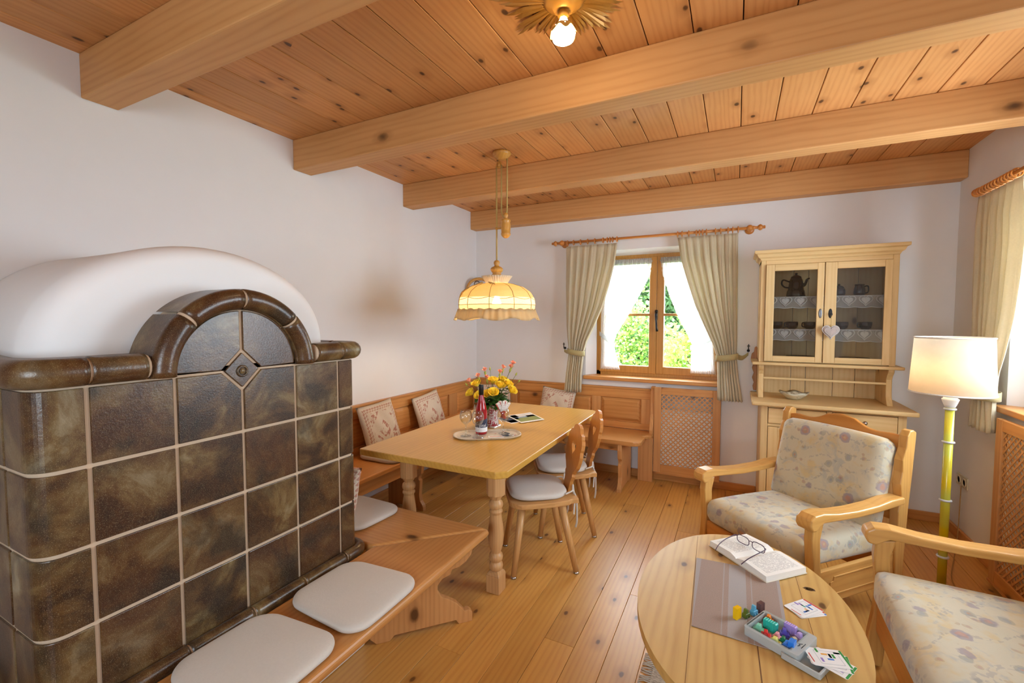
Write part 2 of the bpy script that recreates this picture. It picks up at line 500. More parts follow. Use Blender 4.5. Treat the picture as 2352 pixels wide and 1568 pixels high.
# back wall with splayed window niche
mb = MB(); A, B, ZL, ZH = 1.26, 2.56, 0.90, 2.14
mb.box(0, A, 0, 0.35, -0.1, RH + .02); mb.box(B, RW, 0, 0.35, -0.1, RH + .02)
mb.box(A, B, 0, 0.35, -0.1, ZL); mb.box(A, B, 0, 0.35, ZH, RH + .02)
mb.prism([(A, 0), (A + .076, .12), (A + .076, .35), (A, .35)], 'z', ZL, ZH)
mb.prism([(B, 0), (B, .35), (B - .075, .35), (B - .075, .12)], 'z', ZL, ZH)
mb.prism([(0, ZH), (.35, ZH), (.35, ZH - .04), (.12, ZH - .04)], 'x', A, B)
struct(mb.build('wall_back', PLASTER))
# right wall with window niche
mb = MB(); A2, B2, ZL2, ZH2 = -2.36, -0.74, 0.965, 2.22
mb.box(RW, RW + .35, RY - .3, A2, -0.1, RH + .02); mb.box(RW, RW + .35, B2, 0.35, -0.1, RH + .02)
mb.box(RW, RW + .35, A2, B2, -0.1, ZL2); mb.box(RW, RW + .35, A2, B2, ZH2, RH + .02)
mb.prism([(RW, B2), (RW + .12, B2 - .08), (RW + .35, B2 - .08), (RW + .35, B2)], 'z', ZL2, ZH2)
mb.prism([(RW, A2), (RW + .35, A2), (RW + .35, A2 + .08), (RW + .12, A2 + .08)], 'z', ZL2, ZH2)
struct(mb.build('wall_right', PLASTER))
mb = MB(); A3, B3, ZL3, ZH3 = 1.87, 3.07, 0.92, 2.18
mb.box(0, A3, RY - .3, RY, -0.1, RH + .02); mb.box(B3, RW, RY - .3, RY, -0.1, RH + .02)
mb.box(A3, B3, RY - .3, RY, -0.1, ZL3); mb.box(A3, B3, RY - .3, RY, ZH3, RH + .02)
struct(mb.build('wall_rear', PLASTER))
struct(MB().box(0.0, 2.76, -0.018, 0, 0, 0.07).box(3.61, RW, -0.018, 0, 0, 0.07).build('baseboard_back', W_BENCH_X, bevel=.004))
struct(MB().box(RW - .018, RW, RY, -0.018, 0, 0.07).build('baseboard_right', W_BENCH_Y, bevel=.004))
struct(MB().box(0, .018, -2.36, -0.018, 0, 0.07).build('baseboard_left', W_BENCH_Y, bevel=.004))

# ------------------------------------------------------------------ ceiling beams
for (y0, y1, dz, lab) in ((-3.3187, -3.1846, .19, 'thick pine ceiling beam nearest the viewer, ending on the wall above the tiled stove'),
                     (-2.2713, -2.134, .19, 'pine ceiling beam running just beyond the glowing sunburst ceiling light'),
                     (-1.2074, -1.073, .188, 'knotty pine ceiling beam directly behind the pendant lamp cords'),
                     (-0.1165, 0.0, .189, 'pine ceiling beam lying against the far wall above the window')):
    o = MB().box(0.0, RW, y0, y1, RH - dz, RH, 0, random.random()).build('ceiling_beam', W_BEAM, bevel=.006)
    tag(o, lab, 'beam', 'exposed ceiling beams')

# ------------------------------------------------------------------ window_1
def window(name, a, b, z0, z1, split=True, muntin_z=None):
    """frame and sashes in local coords: x across, y outward, z up"""
    root = bpy.data.objects.new(name, None); COL.objects.link(root); root['kind'] = 'structure'
    W_ = W_WIN
    mb = MB()
    for (p, q, r, s) in ((a, a + .045, z0, z1), (b - .045, b, z0, z1), (a, b, z0, z0 + .05), (a, b, z1 - .045, z1)):
        mb.box(p, q, 0, .08, r, s)
    mb.build('window_frame', W_, root, bevel=.004, world=False)
    mid = (a + b) / 2
    for (p, q) in ((a + .03, mid - .001), (mid + .001, b - .03)):
        s = MB(); st = .066; lo, hi = z0 + .035, z1 - .03
        s.box(p, p + st, -.012, .05, lo, hi); s.box(q - st, q, -.012, .05, lo, hi)
        s.box(p + st, q - st, -.012, .05, lo, lo + .07); s.box(p + st, q - st, -.012, .05, hi - st, hi)
        so = s.build('sash', W_, root, bevel=.005, world=False)
        MB().box(p + st - .005, q - st + .005, .018, .022, lo + .06, hi - st + .005).build('pane', PANE, so, world=False)
        if muntin_z: MB().box(p + st, q - st, -.002, .04, muntin_z - .012, muntin_z + .012).build('muntin', W_, so, bevel=.003, world=False)
    h = MB()
    h.box(mid - .011, mid + .011, -.022, -.010, muntin_z - .05 if muntin_z else z0 + .5, muntin_z + .045)
    h.tube([(mid, -.02, muntin_z + .01), (mid + .002, -.05, muntin_z + .005), (mid + .004, -.055, muntin_z - .04), (mid + .008, -.05, muntin_z - .12), (mid + .012, -.045, muntin_z - .155)], [.011, .012, .009, .009, .012], 8)
    h.ball((mid, -.02, muntin_z + .03), .014)
    h.build('handle', IRON, root, world=False)
    return root
w1 = window('window_1', 1.336, 2.485, 0.93, 2.105, True, 1.527); w1.location = (0, .12, 0)
MB().box(1.252, 2.57, -.065, .13, .90, .936).build('window_sill', W_BENCH_X, w1, bevel=.008, world=True)
w2 = window('window_2', -1.62 / 2 + .08, 1.62 / 2 - .08, 0.985, 2.21, True, 1.58)
w2.location = (RW + .12, -1.55, 0); w2.rotation_euler = (0, 0, -PI / 2)
MB().box(-.82, .82, -.185, .0, .962, .996).build('window_sill', W_BENCH_X, w2, bevel=.008, world=False)
w3 = window('window_3_added', 1.87, 3.07, 0.92, 2.18, True, 1.55); w3.location = (0, RY - .18, 0)  # unseen window added behind the camera to give fill light

# ------------------------------------------------------------------ outside
g = MB().box(-8, 14, .36, 16, -.6, -.5).build('ground', plain('lawn', '#5d7a35', 0.95, var=.3, vscale=3)); struct(g)
LEAF = []
for nm, c in (('leaf_bright', '#b4cc5a'), ('leaf_mid', '#8fb460'), ('leaf_dark', '#4c6a40')):
    t = NT(nm); v = t.coords(); col = t.mix(t.noise(v, 5, 2), tuple(q * .7 for q in lin(c)[:3]), c)
    b = t.bsdf(col, .6, 0, .3)
    tr = t.n('ShaderNodeBsdfTranslucent'); t.l(col, tr.inputs[0]); mx = t.n('ShaderNodeMixShader'); mx.inputs[0].default_value = .35
    t.l(b.outputs[0], mx.inputs[1]); t.l(tr.outputs[0], mx.inputs[2]); t.l(mx.outputs[0], t.out.inputs[0]); LEAF.append(t.m)
BARK = plain('bark', '#4a3826', .9, var=.2)
def shrub(name, label, cat, x, y, z0, rx, ry, h, n, leaf, mats, mixw, group=None, seed=1):
    R = random.Random(seed)
    root = thing(name, label, cat, (x, y, z0), 0, group)
    f = MB()
    for i in range(n):
        a = R.uniform(0, 2 * PI); b = math.asin(R.uniform(-.6, 1)); rr = R.uniform(.55, 1.0) * (1 + .18 * sin(a * 3 + b * 4))
        c = Vector((rx * rr * cos(b) * cos(a), ry * rr * cos(b) * sin(a), h * .55 + h * .45 * rr * sin(b)))
        L = leaf * R.uniform(.6, 1.3); d = Vector((R.uniform(-1, 1), R.uniform(-1, 1), R.uniform(-.6, .8))).normalized()
        s = d.cross(Vector((R.uniform(-1, 1), R.uniform(-1, 1), R.uniform(-1, 1)))).normalized() * L * .38
        nrm = d.cross(s).normalized() * L * .1
        f.add([c, c + d * L * .5 + s + nrm, c + d * L, c + d * L * .5 - s + nrm], [(0, 1, 2), (0, 2, 3)], R.choices(range(3), mixw)[0], True, R.random())
    f.build('foliage', mats, root, world=False)
    s = MB()
    for i in range(5):
        a = 2 * PI * i / 5 + .4
        s.tube([(0, 0, -.02), (rx * .25 * cos(a), ry * .25 * sin(a), h * .35), (rx * .6 * cos(a), ry * .6 * sin(a), h * .75)], [.04, .03, .012], 6)
    s.build('stem', BARK, root, world=False)
    return root
shrub('shrub', 'bright yellow-green shrub outside the right pane of the far window', 'shrub', 2.25, 2.3, -.5, .75, .6, 2.0, 9000, .065, LEAF, (7, 3, 0), None, 3)
shrub('shrub', 'mid-green bush outside the left pane of the far window', 'shrub', .95, 3.4, -.5, .75, .6, 2.25, 9000, .065, LEAF, (3, 5, 1), None, 5)
shrub('conifer_tree', 'dark evergreen tree glimpsed beyond the bush outside the far window', 'tree', 1.15, 5.4, -.5, .75, .7, 3.5, 4200, .14, LEAF, (0, 2, 6), None, 9)

# ================================================================== TILED STOVE
def tile_mat():
    t = NT('brown_glazed_tile'); v = t.coords(rnd=1.0)
    a = t.noise(v, 5.0, 6, .66, .8); b = t.noise(v, 7, 4); c = t.noise(v, 520, 2)
    col = t.ramp(a, [(.30, '#17110d'), (.42, '#352012'), (.50, '#543c20'), (.58, '#725e3a'), (.70, '#968c70')])
    at = t.n('ShaderNodeAttribute', attribute_name='rnd')
    warm = t.math('FRACT', t.math('MULTIPLY', at.outputs['Fac'], 3.31))
    col = t.mix(t.math('MULTIPLY', warm, .65), col, '#4e2a12', 'MIX')
    col = t.mix(t.ramp(b, [(.50, 0.0), (.66, .8)]), col, '#241b16')
    col = t.mix(t.ramp(c, [(.56, 0.0), (.70, .45)]), col, '#a39878')
    bs = t.bsdf(col, .30, 0, .5)
    t.bump(bs, t.math('ADD', t.noise(v, 170, 3), t.math('MULTIPLY', b, .6)), .22, .002)
    return t.m
TILE = tile_mat()
GROUT = plain('tile_grout', '#c9b39a', .9, 0, .1, .05, 30)
SX, SYL, SYR = 1.06, -3.83, -2.797
ty = [-3.719, -3.512, -3.305, -3.098, -2.891]
tz = [.451, .666, .880, 1.094, 1.3086]
stove = thing('tiled_stove', 'dark brown glazed tile stove with white plastered dome against the left wall', 'stove', (0.55, -3.31, 0))
# plan outline (front corners rounded) as polyline with cumulative length
rc = .055
plan = [(0.003, SYL)] + [(SX - rc + rc * cos(math.radians(a)), SYL + rc + rc * sin(math.radians(a))) for a in range(-90, 1, 10)]
plan += [(SX - .03 + .03 * cos(math.radians(a)), SYR - .03 + .03 * sin(math.radians(a))) for a in range(0, 91, 15)] + [(0.003, SYR)]
cum = [0]
for p, q in zip(plan, plan[1:]): cum.append(cum[-1] + math.dist(p, q))
def plan_at(s):
    s = max(0, min(cum[-1], s))
    for i in range(len(plan) - 1):
        if s <= cum[i + 1] + 1e-9:
            t = (s - cum[i]) / (cum[i + 1] - cum[i]); p, q = plan[i], plan[i + 1]
            d = Vector((q[0] - p[0], q[1] - p[1])).normalized()
            return Vector((p[0] + (q[0] - p[0]) * t, p[1] + (q[1] - p[1]) * t)), Vector((d.y, -d.x))
s_front0 = cum[10]                       # path length where the flat front begins (y = SYL + rc)
def s_of_y(y): return s_front0 + (y - (SYL + rc))
def strip(mb, s0, s1, z0, z1, din, dout, mat=0, rnd=None):
    ss = [s0] + [c for c in cum if s0 + 1e-4 < c < s1 - 1e-4] + [s1]
    poly = []
    for s in ss:
        p, n = plan_at(s); poly.append(p + n * dout)
    for s in reversed(ss):
        p, n = plan_at(s); poly.append(p + n * din)
    mb.prism([tuple(p) for p in poly], 'z', z0, z1, mat, rnd)
gw = .0052
body = MB()
body.prism([(p[0] - .006 if p[0] > .5 else p[0], p[1]) for p in [(q[0], q[1] + (.006 if q[1] < -3.5 else -.006)) for q in plan]], 'z', 0.0, 1.33, 1)
body.prism([(y, z) for (y, z) in arc(-3.305, 1.3086, .262, 0, 180, 30)], 'x', .93, SX - .006, 1)
# square tiles round the whole plan, row by row
sl = [s_of_y(y) for y in ty]
cuts = [sl[0] - .255 - .207 * 4, sl[0] - .255 - .207 * 3, sl[0] - .255 - .207 * 2, sl[0] - .255 - .207, sl[0] - .255] + sl
cuts += [s_of_y(SYR - .03) + .047 + .10 + .207 * i for i in range(0, 5)]
cuts = [c for c in cuts if 0 <= c <= cum[-1]]
cuts = [0] + cuts + [cum[-1]]
for r in range(4):
    for a, b in zip(cuts, cuts[1:]):
        if b - a < .03: continue
        if r == 3 and (abs(a - sl[1]) < 1e-6 or abs(a - sl[2]) < 1e-6): continue
        strip(body, a + gw, b - gw, tz[r] + gw, tz[r + 1] - gw, -.006, .0, 0)
# four tiles meeting at the diamond
cy, cz, hd = -3.305, 1.3086, .063
for sgn in (-1, 1):
    yo = cy + sgn * .207 - sgn * gw; g2 = gw * 1.3
    low = [(yo, tz[3] + gw), (cy + sgn * gw, tz[3] + gw), (cy + sgn * gw, cz - hd - g2), (cy + sgn * (hd + g2), cz - gw * .8), (yo, cz - gw)]
    body.prism(low, 'x', SX - .008, SX, 0)
    arcp = [(cy + sgn * .2035 * cos(math.radians(a)), cz + .2035 * sin(math.radians(a))) for a in range(2, 89, 4)]
    up = [(cy + sgn * (hd + g2), cz + gw * .8)] + arcp + [(cy + sgn * gw, cz + .2035), (cy + sgn * gw, cz + hd + g2)]
    body.prism(up, 'x', SX - .008, SX, 0)
body.prism([(cy - hd + .003, cz), (cy, cz - hd + .003), (cy + hd - .003, cz), (cy, cz + hd - .003)], 'x', SX - .008, SX, 0)
body.build('tile_front', [TILE, GROUT], stove, bevel=.0025, seg=2, ang=50)
md = MB()
md.tube([(SX + .001, cy + .017 * cos(2 * PI * k / 20), cz - .004 + .017 * sin(2 * PI * k / 20)) for k in range(20)], .0045, 8, 0, True)
md.ball((SX, cy, cz - .004), .011, 12, 6, 0, None, (.5, 1, 1))
md.build('medallion', TILE, stove)
# arch moulding: roll-profiled tiles with grout joints
def roll_arc(mb, a0, a1, r, rad, xc, mat, n=None, rnd=None):
    n = n or max(2, int(abs(a1 - a0) / 4))
    def fn(u, v):
        a = math.radians(a0 + (a1 - a0) * v)
        q = 2 * PI * u
        prof_x = rad * 1.05 * cos(q); prof_r = rad * sin(q)
        rr = r + prof_r
        return (xc + prof_x, cy + rr * cos(a), cz + rr * sin(a))
    mb.grid(fn, 18, n, mat, True, True, rnd, True)
am = MB()
roll_arc(am, 0, 180, .2435, .031, SX + .008, 1)
for a0, a1 in ((0, 43), (44.3, 90), (91.3, 135), (136.3, 180)):
    roll_arc(am, a0 + .5, a1 - .5, .2435, .0345, SX + .008, 0)
    # inner fillet
    def fn(u, v, a0=a0, a1=a1):
        a = math.radians(a0 + .5 + (a1 - a0 - 1) * v); q = 2 * PI * u
        rr = .2135 + .007 * sin(q)
        return (SX + .004 + .012 * cos(q), cy + rr * cos(a), cz + rr * sin(a))
    am.grid(fn, 10, 12, 0, True, True, None, True)
    def top(u, v, a0=a0, a1=a1):
        a = math.radians(a0 + .5 + (a1 - a0 - 1) * v)
        return (SX + .008 - u * .13, cy + .2775 * cos(a), cz + .2775 * sin(a))
    am.grid(top, 2, 12, 0)
am.build('arch_moulding', [TILE, GROUT], stove)
# cornice and base roll following the plan
def roll_path(mb, s0, s1, zc, rad, off, mat, ext=None):
    n = max(3, int((s1 - s0) / .012)); pts = []
    for i in range(n + 1):
        p, nn = plan_at(s0 + (s1 - s0) * i / n); q = p + nn * off; pts.append((q.x, q.y, zc))
    mb.tube(pts, rad, 16, mat)
co = MB()
sA, sB = s_of_y(cy - .285), s_of_y(cy + .285)
segs = [(0.2, sl[0] - .26), (sl[0] - .26, sl[0] + .0), (sl[0] + .0, sA), (sB, sl[4]), (sl[4], s_of_y(SYR - .03) + .047 + .1), (s_of_y(SYR - .03) + .147, cum[-1] - .02)]
for a, b in segs:
    roll_path(co, a + .0035, b - .0035, 1.3475, .0385, .002, 0)
roll_path(co, .2, sA + .004, 1.3475, .034, .002, 1); roll_path(co, sB - .004, cum[-1] - .02, 1.3475, .034, .002, 1)
inner = [(max(.003, p[0] - .02 if p[0] > .5 else p[0]), p[1] + (.02 if p[1] < -3.5 else -.02 if p[1] > -2.9 else 0)) for p in plan]
co.prism(inner, 'z', 1.325, 1.379, 0)
co.build('cornice', [TILE, GROUT], stove)
ba = MB()
for a, b in ((0.1, sl[0]), (sl[0], sl[1]), (sl[1], sl[2]), (sl[2], sl[3]), (sl[3], sl[4]), (sl[4], s_of_y(SYR) + .04)):
    roll_path(ba, a + .003, b - .003, .444, .026, .018, 0)
roll_path(ba, .1, s_of_y(SYR), .444, .0225, .018, 1)
ba.build('base_moulding', [TILE, GROUT], stove)
def dome(u, v):
    # u along the arch 0..1, v from wall to front
    if v <= .7: X = .003 + .837 * v / .7; k = 1.0
    else:
        t = (v - .7) / .3
        ang = t * PI / 2 * 1.0
        X = .84 + .085 * sin(ang); k = 1 - .16 * (1 - cos(ang))
    a = PI * (1 - u)
    y = -3.305 + .035 * (1 - min(1, X / .84)) + (.485 - .06 * (1 - min(1, X / .84))) * k * cos(a)
    z = 1.375 + (.380 - .016 * min(1, X / .84)) * k * sin(a) ** .95
    w = .002 * sin(5 * X + 4 * u) + .002 * sin(11 * u + 3 * X)
    return (X, y, z + w * sin(a))
dm = MB()
dm.grid(dome, 44, 30, 0, False, True)
ring = [dome(i / 44, 1.0) for i in range(45)]
dm.add([(p[0], p[1], p[2]) for p in ring] + [(ring[0][0] + .0, -3.305, 1.375)], [(i, i + 1, 45) for i in range(44)], 0, True)
dm.build('plaster_dome', PLASTER_STOVE, stove, weld=True)

# ================================================================== STOVE BENCH
BZ = .44
sb = thing('stove_bench', 'honey pine bench wrapping round the foot of the tiled stove', 'bench', (1.3, -3.2, 0))
m = MB()
m.prism([(1.106, -4.95), (1.505, -4.95), (1.505, -2.362), (1.106, -2.754)], 'z', BZ - .040, BZ, 0, .2)
m.prism([(1.504, -2.36), (0.03, -2.36), (0.03, -2.751), (1.104, -2.751)], 'z', BZ - .040, BZ, 1, .6)
m.build('seat', [W_BENCH_Y, W_BENCH_X], sb, bevel=.016, seg=4)
prof = [(0, 0), (.06, 0), (.08, .022), (.37, .022), (.385, 0), (.453, 0), (.453, .045), (.435, .062), (.415, .058), (.40, .078), (.375, .108), (.335, .135), (.30, .155), (.282, .185), (.283, .215), (.305, .242), (.345, .255), (.352, .278), (.388, .285), (.422, .305), (.448, .335), (.458, .37), (.458, BZ - .0405), (-.03, BZ - .0405), (-.03, .03)]
Ms = Tr(1.149, -2.78, 0) @ Rz(math.atan2(.335, .305))
MB().prism(prof, 'y', 0, .035, 0, .5, Ms).build('end_support', W_BENCH_Z, sb, bevel=.003)
MB().prism(prof, 'y', 0, .035, 0, .7, Tr(1.149, -4.75, 0) @ Rz(0)).build('end_support', W_BENCH_Z, sb, bevel=.003)
MB().box(1.063, 1.105, -4.9, -2.80, 0, BZ - .044).build('plastered_plinth', PLASTER_STOVE, sb, bevel=.01)

# ================================================================== CORNER BENCH
cb = thing('corner_bench', 'panelled honey pine corner bench along the left and far walls', 'bench', (.5, -.5, 0))
SZ = .45
m = MB()
m.box(.02, .45, -2.355, -.50, SZ - .035, SZ, 0, .15); m.box(.02, .45, -.50, -.02, SZ - .035, SZ, 0, .45)
seat2 = [(.45, -.03), (.45, -.50)] + [(1.83, -.50)] + arc(1.83, -.44, .06, -90, 0, 6) + [(1.89, -.27), (1.86, -.24), (1.905, -.20), (1.93, -.20), (1.93, -.03)]
m.prism(seat2, 'z', SZ - .035, SZ, 1, .7)
m.build('seat', [W_BENCH_Y, W_BENCH_X], cb, bevel=.009, seg=3)
m = MB(); m.box(.39, .415, -2.35, -.46, SZ - .125, SZ - .036, 0, .8); m.box(.46, 1.70, -.455, -.43, SZ - .10, SZ - .036, 1, .1)
m.build('apron', [W_BENCH_Y, W_BENCH_X], cb, bevel=.004)
# left backrest
def panelled(mb, length, z0, z1, stiles, axis, matr, mats_, matp, t=.03):
    """frame-and-panel in local (s along, depth d, z); returns via mb with transform set"""
    rail_t, rail_b = .085, .06
    mb.box(0, length, 0, t, z1 - rail_t, z1, matr, .3); mb.box(0, length, 0, t, z0, z0 + rail_b, matr, .5)
    ed = sorted(stiles)
    for (a, b) in ed: mb.box(a, b, 0, t, z0 + rail_b, z1 - rail_t, mats_, None)
    for (a, b), (c, d) in zip(ed, ed[1:]):
        x0, x1, p0, p1 = b, c, z0 + rail_b, z1 - rail_t
        mb.box(x0, x1, 0, t * .45, p0, p1, matp)
        e = .035
        mb.add([(x0 + .008, t * .45, p0 + .008), (x1 - .008, t * .45, p0 + .008), (x1 - .008, t * .45, p1 - .008), (x0 + .008, t * .45, p1 - .008),
                (x0 + e, t * .85, p0 + e), (x1 - e, t * .85, p0 + e), (x1 - e, t * .85, p1 - e), (x0 + e, t * .85, p1 - e)],
               [(0, 1, 5, 4), (1, 2, 6, 5), (2, 3, 7, 6), (3, 0, 4, 7), (4, 5, 6, 7)], matp)
m = MB(Matrix(((0, 1, 0, .003), (1, 0, 0, -2.36), (0, 0, 1, 0), (0, 0, 0, 1))))
panelled(m, 2.34, SZ + .002, .815, [(0, .07), (.9, .98), (1.78, 1.92), (2.26, 2.34)], 'Y', 0, 1, 0)
m.T = Matrix.Identity(4); m.box(.003, .042, -2.36, -.02, .815, .832, 0, .9)
m.build('backrest', [W_BENCH_Y, W_BENCH_Z], cb, bevel=.003)
m = MB(Matrix(((1, 0, 0, 0.02), (0, -1, 0, -.003), (0, 0, 1, 0), (0, 0, 0, 1))))
panelled(m, 1.88, SZ + .002, .825, [(0, .10), (.42, .50), (1.32, 1.405), (1.79, 1.88)], 'X', 0, 1, 0, .036)
m.T = Matrix.Identity(4); m.box(.02, 1.895, -.048, -.003, .825, .842, 0, .9)
m.build('backrest', [W_BENCH_X, W_BENCH_Z], cb, bevel=.003)
# end panel with shaped front edge, wide foot board behind
ep = [(-.003, SZ - .05), (-.003, .868), (-.055, .868), (-.075, .84), (-.078, .72), (-.088, .62), (-.115, .54), (-.14, .48), (-.13, .42), (-.10, .395)]
MB().prism(ep, 'x', 1.90, 1.932, 0, .3).build('end_panel', W_BENCH_Z, cb, bevel=.004)
MB().box(1.80, 1.93, -.115, -.09, 0, SZ - .036, 0, .6).build('foot_board', W_BENCH_Z, cb, bevel=.003)
leg = [(-.10, 0), (-.10, SZ - .036), (-.49, SZ - .036), (-.495, .36), (-.485, .29), (-.46, .265), (-.455, .245), (-.472, .235), (-.468, .18), (-.462, .12), (-.47, .075), (-.497, .045), (-.505, .03), (-.505, 0), (-.45, 0), (-.44, .015), (-.2, .015), (-.19, 0)]
MB().prism(leg, 'x', 1.70, 1.735, 0, .8).build('bench_support', W_BENCH_Z, cb, bevel=.003)
leg2 = [(-p[0] * .86 + .02, p[1]) for p in leg]
MB().prism(leg2, 'y', -1.55, -1.515, 0, .4).build('bench_support', W_BENCH_Z, cb, bevel=.003)

# ================================================================== RADIATOR COVERS
def lattice(mb, x0, x1, z0, z1, y, step=.042, w=.0105, mat=0):
    def clip(px, pz, dx, dz):
        ts = []
        for lo, hi, p, d in ((x0, x1, px, dx), (z0, z1, pz, dz)):
            a, b = (lo - p) / d, (hi - p) / d; ts.append((min(a, b), max(a, b)))
        a = max(t[0] for t in ts); b = min(t[1] for t in ts)
        return (a, b) if b - a > .01 else None
    for sgn, yy in ((1, y), (-1, y + .003)):
        k = -60
        while k < 60:
            px, pz = (x0 + x1) / 2 + k * step, (z0 + z1) / 2; d = .7071
            c = clip(px, pz, d * sgn, d); k += 1
            if not c: continue
            a, b = c
            A_ = Vector((px + d * sgn * a, pz + d * a)); B_ = Vector((px + d * sgn * b, pz + d * b))
            nrm = Vector((-d, d * sgn)) * w / 2 if sgn > 0 else Vector((d, d)) * w / 2
            q = [A_ + nrm, B_ + nrm, B_ - nrm, A_ - nrm]
            mb.add([(p.x, yy + dy, p.y) for dy in (0, .003) for p in q], [(0, 1, 2, 3), (7, 6, 5, 4), (0, 4, 5, 1), (1, 5, 6, 2), (2, 6, 7, 3), (3, 7, 4, 0)], mat)
def rad_cover(label, W, H, z0, loc, rotz):
    r = thing('radiator_cover', label, 'radiator cover', loc, rotz)
    m = MB(); st = .062
    m.box(0, st, -.025, 0, z0, H, 1); m.box(W - st, W, -.025, 0, z0, H, 1); m.box(st, W - st, -.025, 0, z0, z0 + .085, 0); m.box(st, W - st, -.025, 0, H - .062, H, 0)
    m.box(W - .02, W, 0, .07, z0, H, 1); m.box(-.002, W + .002, -.03, 0, z0 - .0, z0 + .015, 0)
    m.build('frame', [W_BENCH_X, W_BENCH_Z], r, bevel=.003, world=False)
    l = MB(); lattice(l, st, W - st, z0 + .085, H - .062, -.018)
    l.build('lattice', W_BENCH_Z, r, world=False)
    return r
rad_cover('lattice-fronted pine radiator cover under the far window beside the corner bench', .548, .872, .085, (1.934, -.075, 0), 0)
rad_cover('lattice-fronted pine radiator cover on the right wall behind the floor lamp', 1.95, .945, .03, (RW - .075, -.90, 0), -PI / 2)
def radiator(label, W, loc, rotz):
    r = thing('radiator', label, 'radiator', loc, rotz)
    m = MB()
    m.box(0, W, -.03, -.012, .12, .66, 0); n = int(W / .045)
    for i in range(n):
        x = .02 + i * (W - .04) / n; m.box(x, x + .025, -.036, -.03, .14, .64, 0)
    m.box(0, W, -.034, -.008, .66, .675, 0); m.box(0, W, -.034, -.008, .105, .12, 0)
    m.build('panel', plain('radiator_enamel', (.88, .87, .84), .4), r, bevel=.003, world=False)
    p = MB()
    for x in (W - .10, W - .05): p.tube([(x, -.02, .11), (x, -.02, .03), (x, -.02, .0)], .009, 8)
    p.build('pipe', plain('copper_pipe', '#6b3b22', .4, .6), r, world=False)
    q = MB(); q.box(W - .125, W - .025, -.05, .0, .0, .022); q.build('pipe_collar', WHITE_LACQ, r, bevel=.006, world=False)
    return r
radiator('cream panel radiator behind the lattice cover under the far window', .50, (1.955, -.045, 0), 0)

# ================================================================== CUSHIONS AND PILLOWS
def pad_mesh(mb, w, d, h, r, mat=0, taper=0.0, M=None, puff=.25):
    """soft flat seat pad: rounded outline, domed top; +y is the back"""
    out = rrect(w, d, r, 7)
    out = [(x * (1 - taper * (y / d + .5)), y) for x, y in out]
    n = len(out); rings = []
    for (k, z) in ((0.0, 0.02), (.7, .0), (.93, .015), (1.0, .30), (1.0, .62), (.95, .88), (.82, 1.0), (.45, 1.0 + puff * .5), (0.0, 1.0 + puff * .6)):
        rings.append((k, z * h))
    vs = []; fs = []
    for k, z in rings:
        if k == 0: vs.append((0, 0, z)); continue
        for (x, y) in out:
            L = math.hypot(x, y); kk = 1 - (1 - k) * min(1, .5 * min(w, d) / L) if k > .7 else k
            vs.append((x * kk, y * kk, z + .002 * sin(9 * x + 3) * sin(11 * y)))
    fs += [(0, 1 + (i + 1) % n, 1 + i) for i in range(n)]
    m = len(rings) - 2
    for j in range(m - 1):
        for i in range(n):
            a = 1 + j * n; b = a + n; fs.append((a + i, a + (i + 1) % n, b + (i + 1) % n, b + i))
    t = len(vs) - 1; a = 1 + (m - 1) * n
    fs += [(a + i, a + (i + 1) % n, t) for i in range(n)]
    if M: vs = [tuple(M @ Vector(p)) for p in vs]
    mb.add(vs, fs, mat, True)
GB = 'grey linen seat pads'
def seat_pad(label, x, y, z, w, d, rot, h=.034, r=.085, taper=.10):
    o = MB(); pad_mesh(o, w, d, h, r, 0, taper)
    p = o.build('seat_cushion', LINEN, sub=1); p.location = (x, y, z); p.rotation_euler = (0, 0, rot)
    tag(p, label, 'cushion', GB)
    return p
seat_pad('grey linen seat pad nearest the viewer on the stove bench, cut by the photo edge', 1.305, -3.445, BZ, .365, .375, PI / 2)
seat_pad('grey linen seat pad between the nearest pad and the stove bench corner', 1.318, -3.065, BZ, .36, .375, PI / 2)
seat_pad('grey linen seat pad at the far right end of the stove, under the patterned pillow', .80, -2.555, BZ, .37, .34, PI)
seat_pad('grey linen seat pad on the left wall bench under the leaning red-patterned pillow', .27, -1.70, SZ, .36, .36, -PI / 2, .04)

def pillow_mat():
    t = NT('red_toile_linen'); v = t.coords()
    sx = t.n('ShaderNodeSeparateXYZ'); t.l(v, sx.inputs[0])
    X = t.math('ABSOLUTE', sx.outputs[0]); Z = t.math('ABSOLUTE', sx.outputs[2])
    m = t.math('MAXIMUM', X, Z)
    wav = t.math('MULTIPLY', t.math('SINE', t.math('MULTIPLY', t.math('ADD', sx.outputs[0], sx.outputs[2]), 240)), .0035)
    mm = t.math('ADD', m, wav)
    def band(c, w): return t.math('LESS_THAN', t.math('ABSOLUTE', t.math('SUBTRACT', mm, c)), w)
    b1 = t.math('MAXIMUM', band(.150, .0045), band(.133, .003))
    inside = t.math('LESS_THAN', m, .118)
    n = t.noise(t.coords(loc=(3, 0, 1)), 34, 5, .7)
    corner = t.math('MULTIPLY', t.math('GREATER_THAN', t.math('ADD', X, Z), .135), inside)
    mid = t.math('LESS_THAN', t.math('ADD', t.math('MULTIPLY', X, 1.0), t.math('MULTIPLY', t.math('ABSOLUTE', t.math('ADD', sx.outputs[2], .03)), .9)), .068)
    mot = t.math('MULTIPLY', t.math('MAXIMUM', corner, mid), t.ramp(n, [(.50, 0.0), (.54, .9)]))
    f = t.math('MAXIMUM', t.math('MULTIPLY', b1, .75), mot)
    base = t.mix(t.noise(v, 160, 2), '#c9bcaa', '#d8cdbd')
    col = t.mix(t.math('MULTIPLY', f, .8), base, '#a2503f')
    b = t.bsdf(col, .95, 0, .1)
    t.bump(b, t.noise(v, 160, 2), .2, .002)
    return t.m
PILLOW = pillow_mat()
PIPE = fabric('pillow_linen_edge', '#cbbfae')
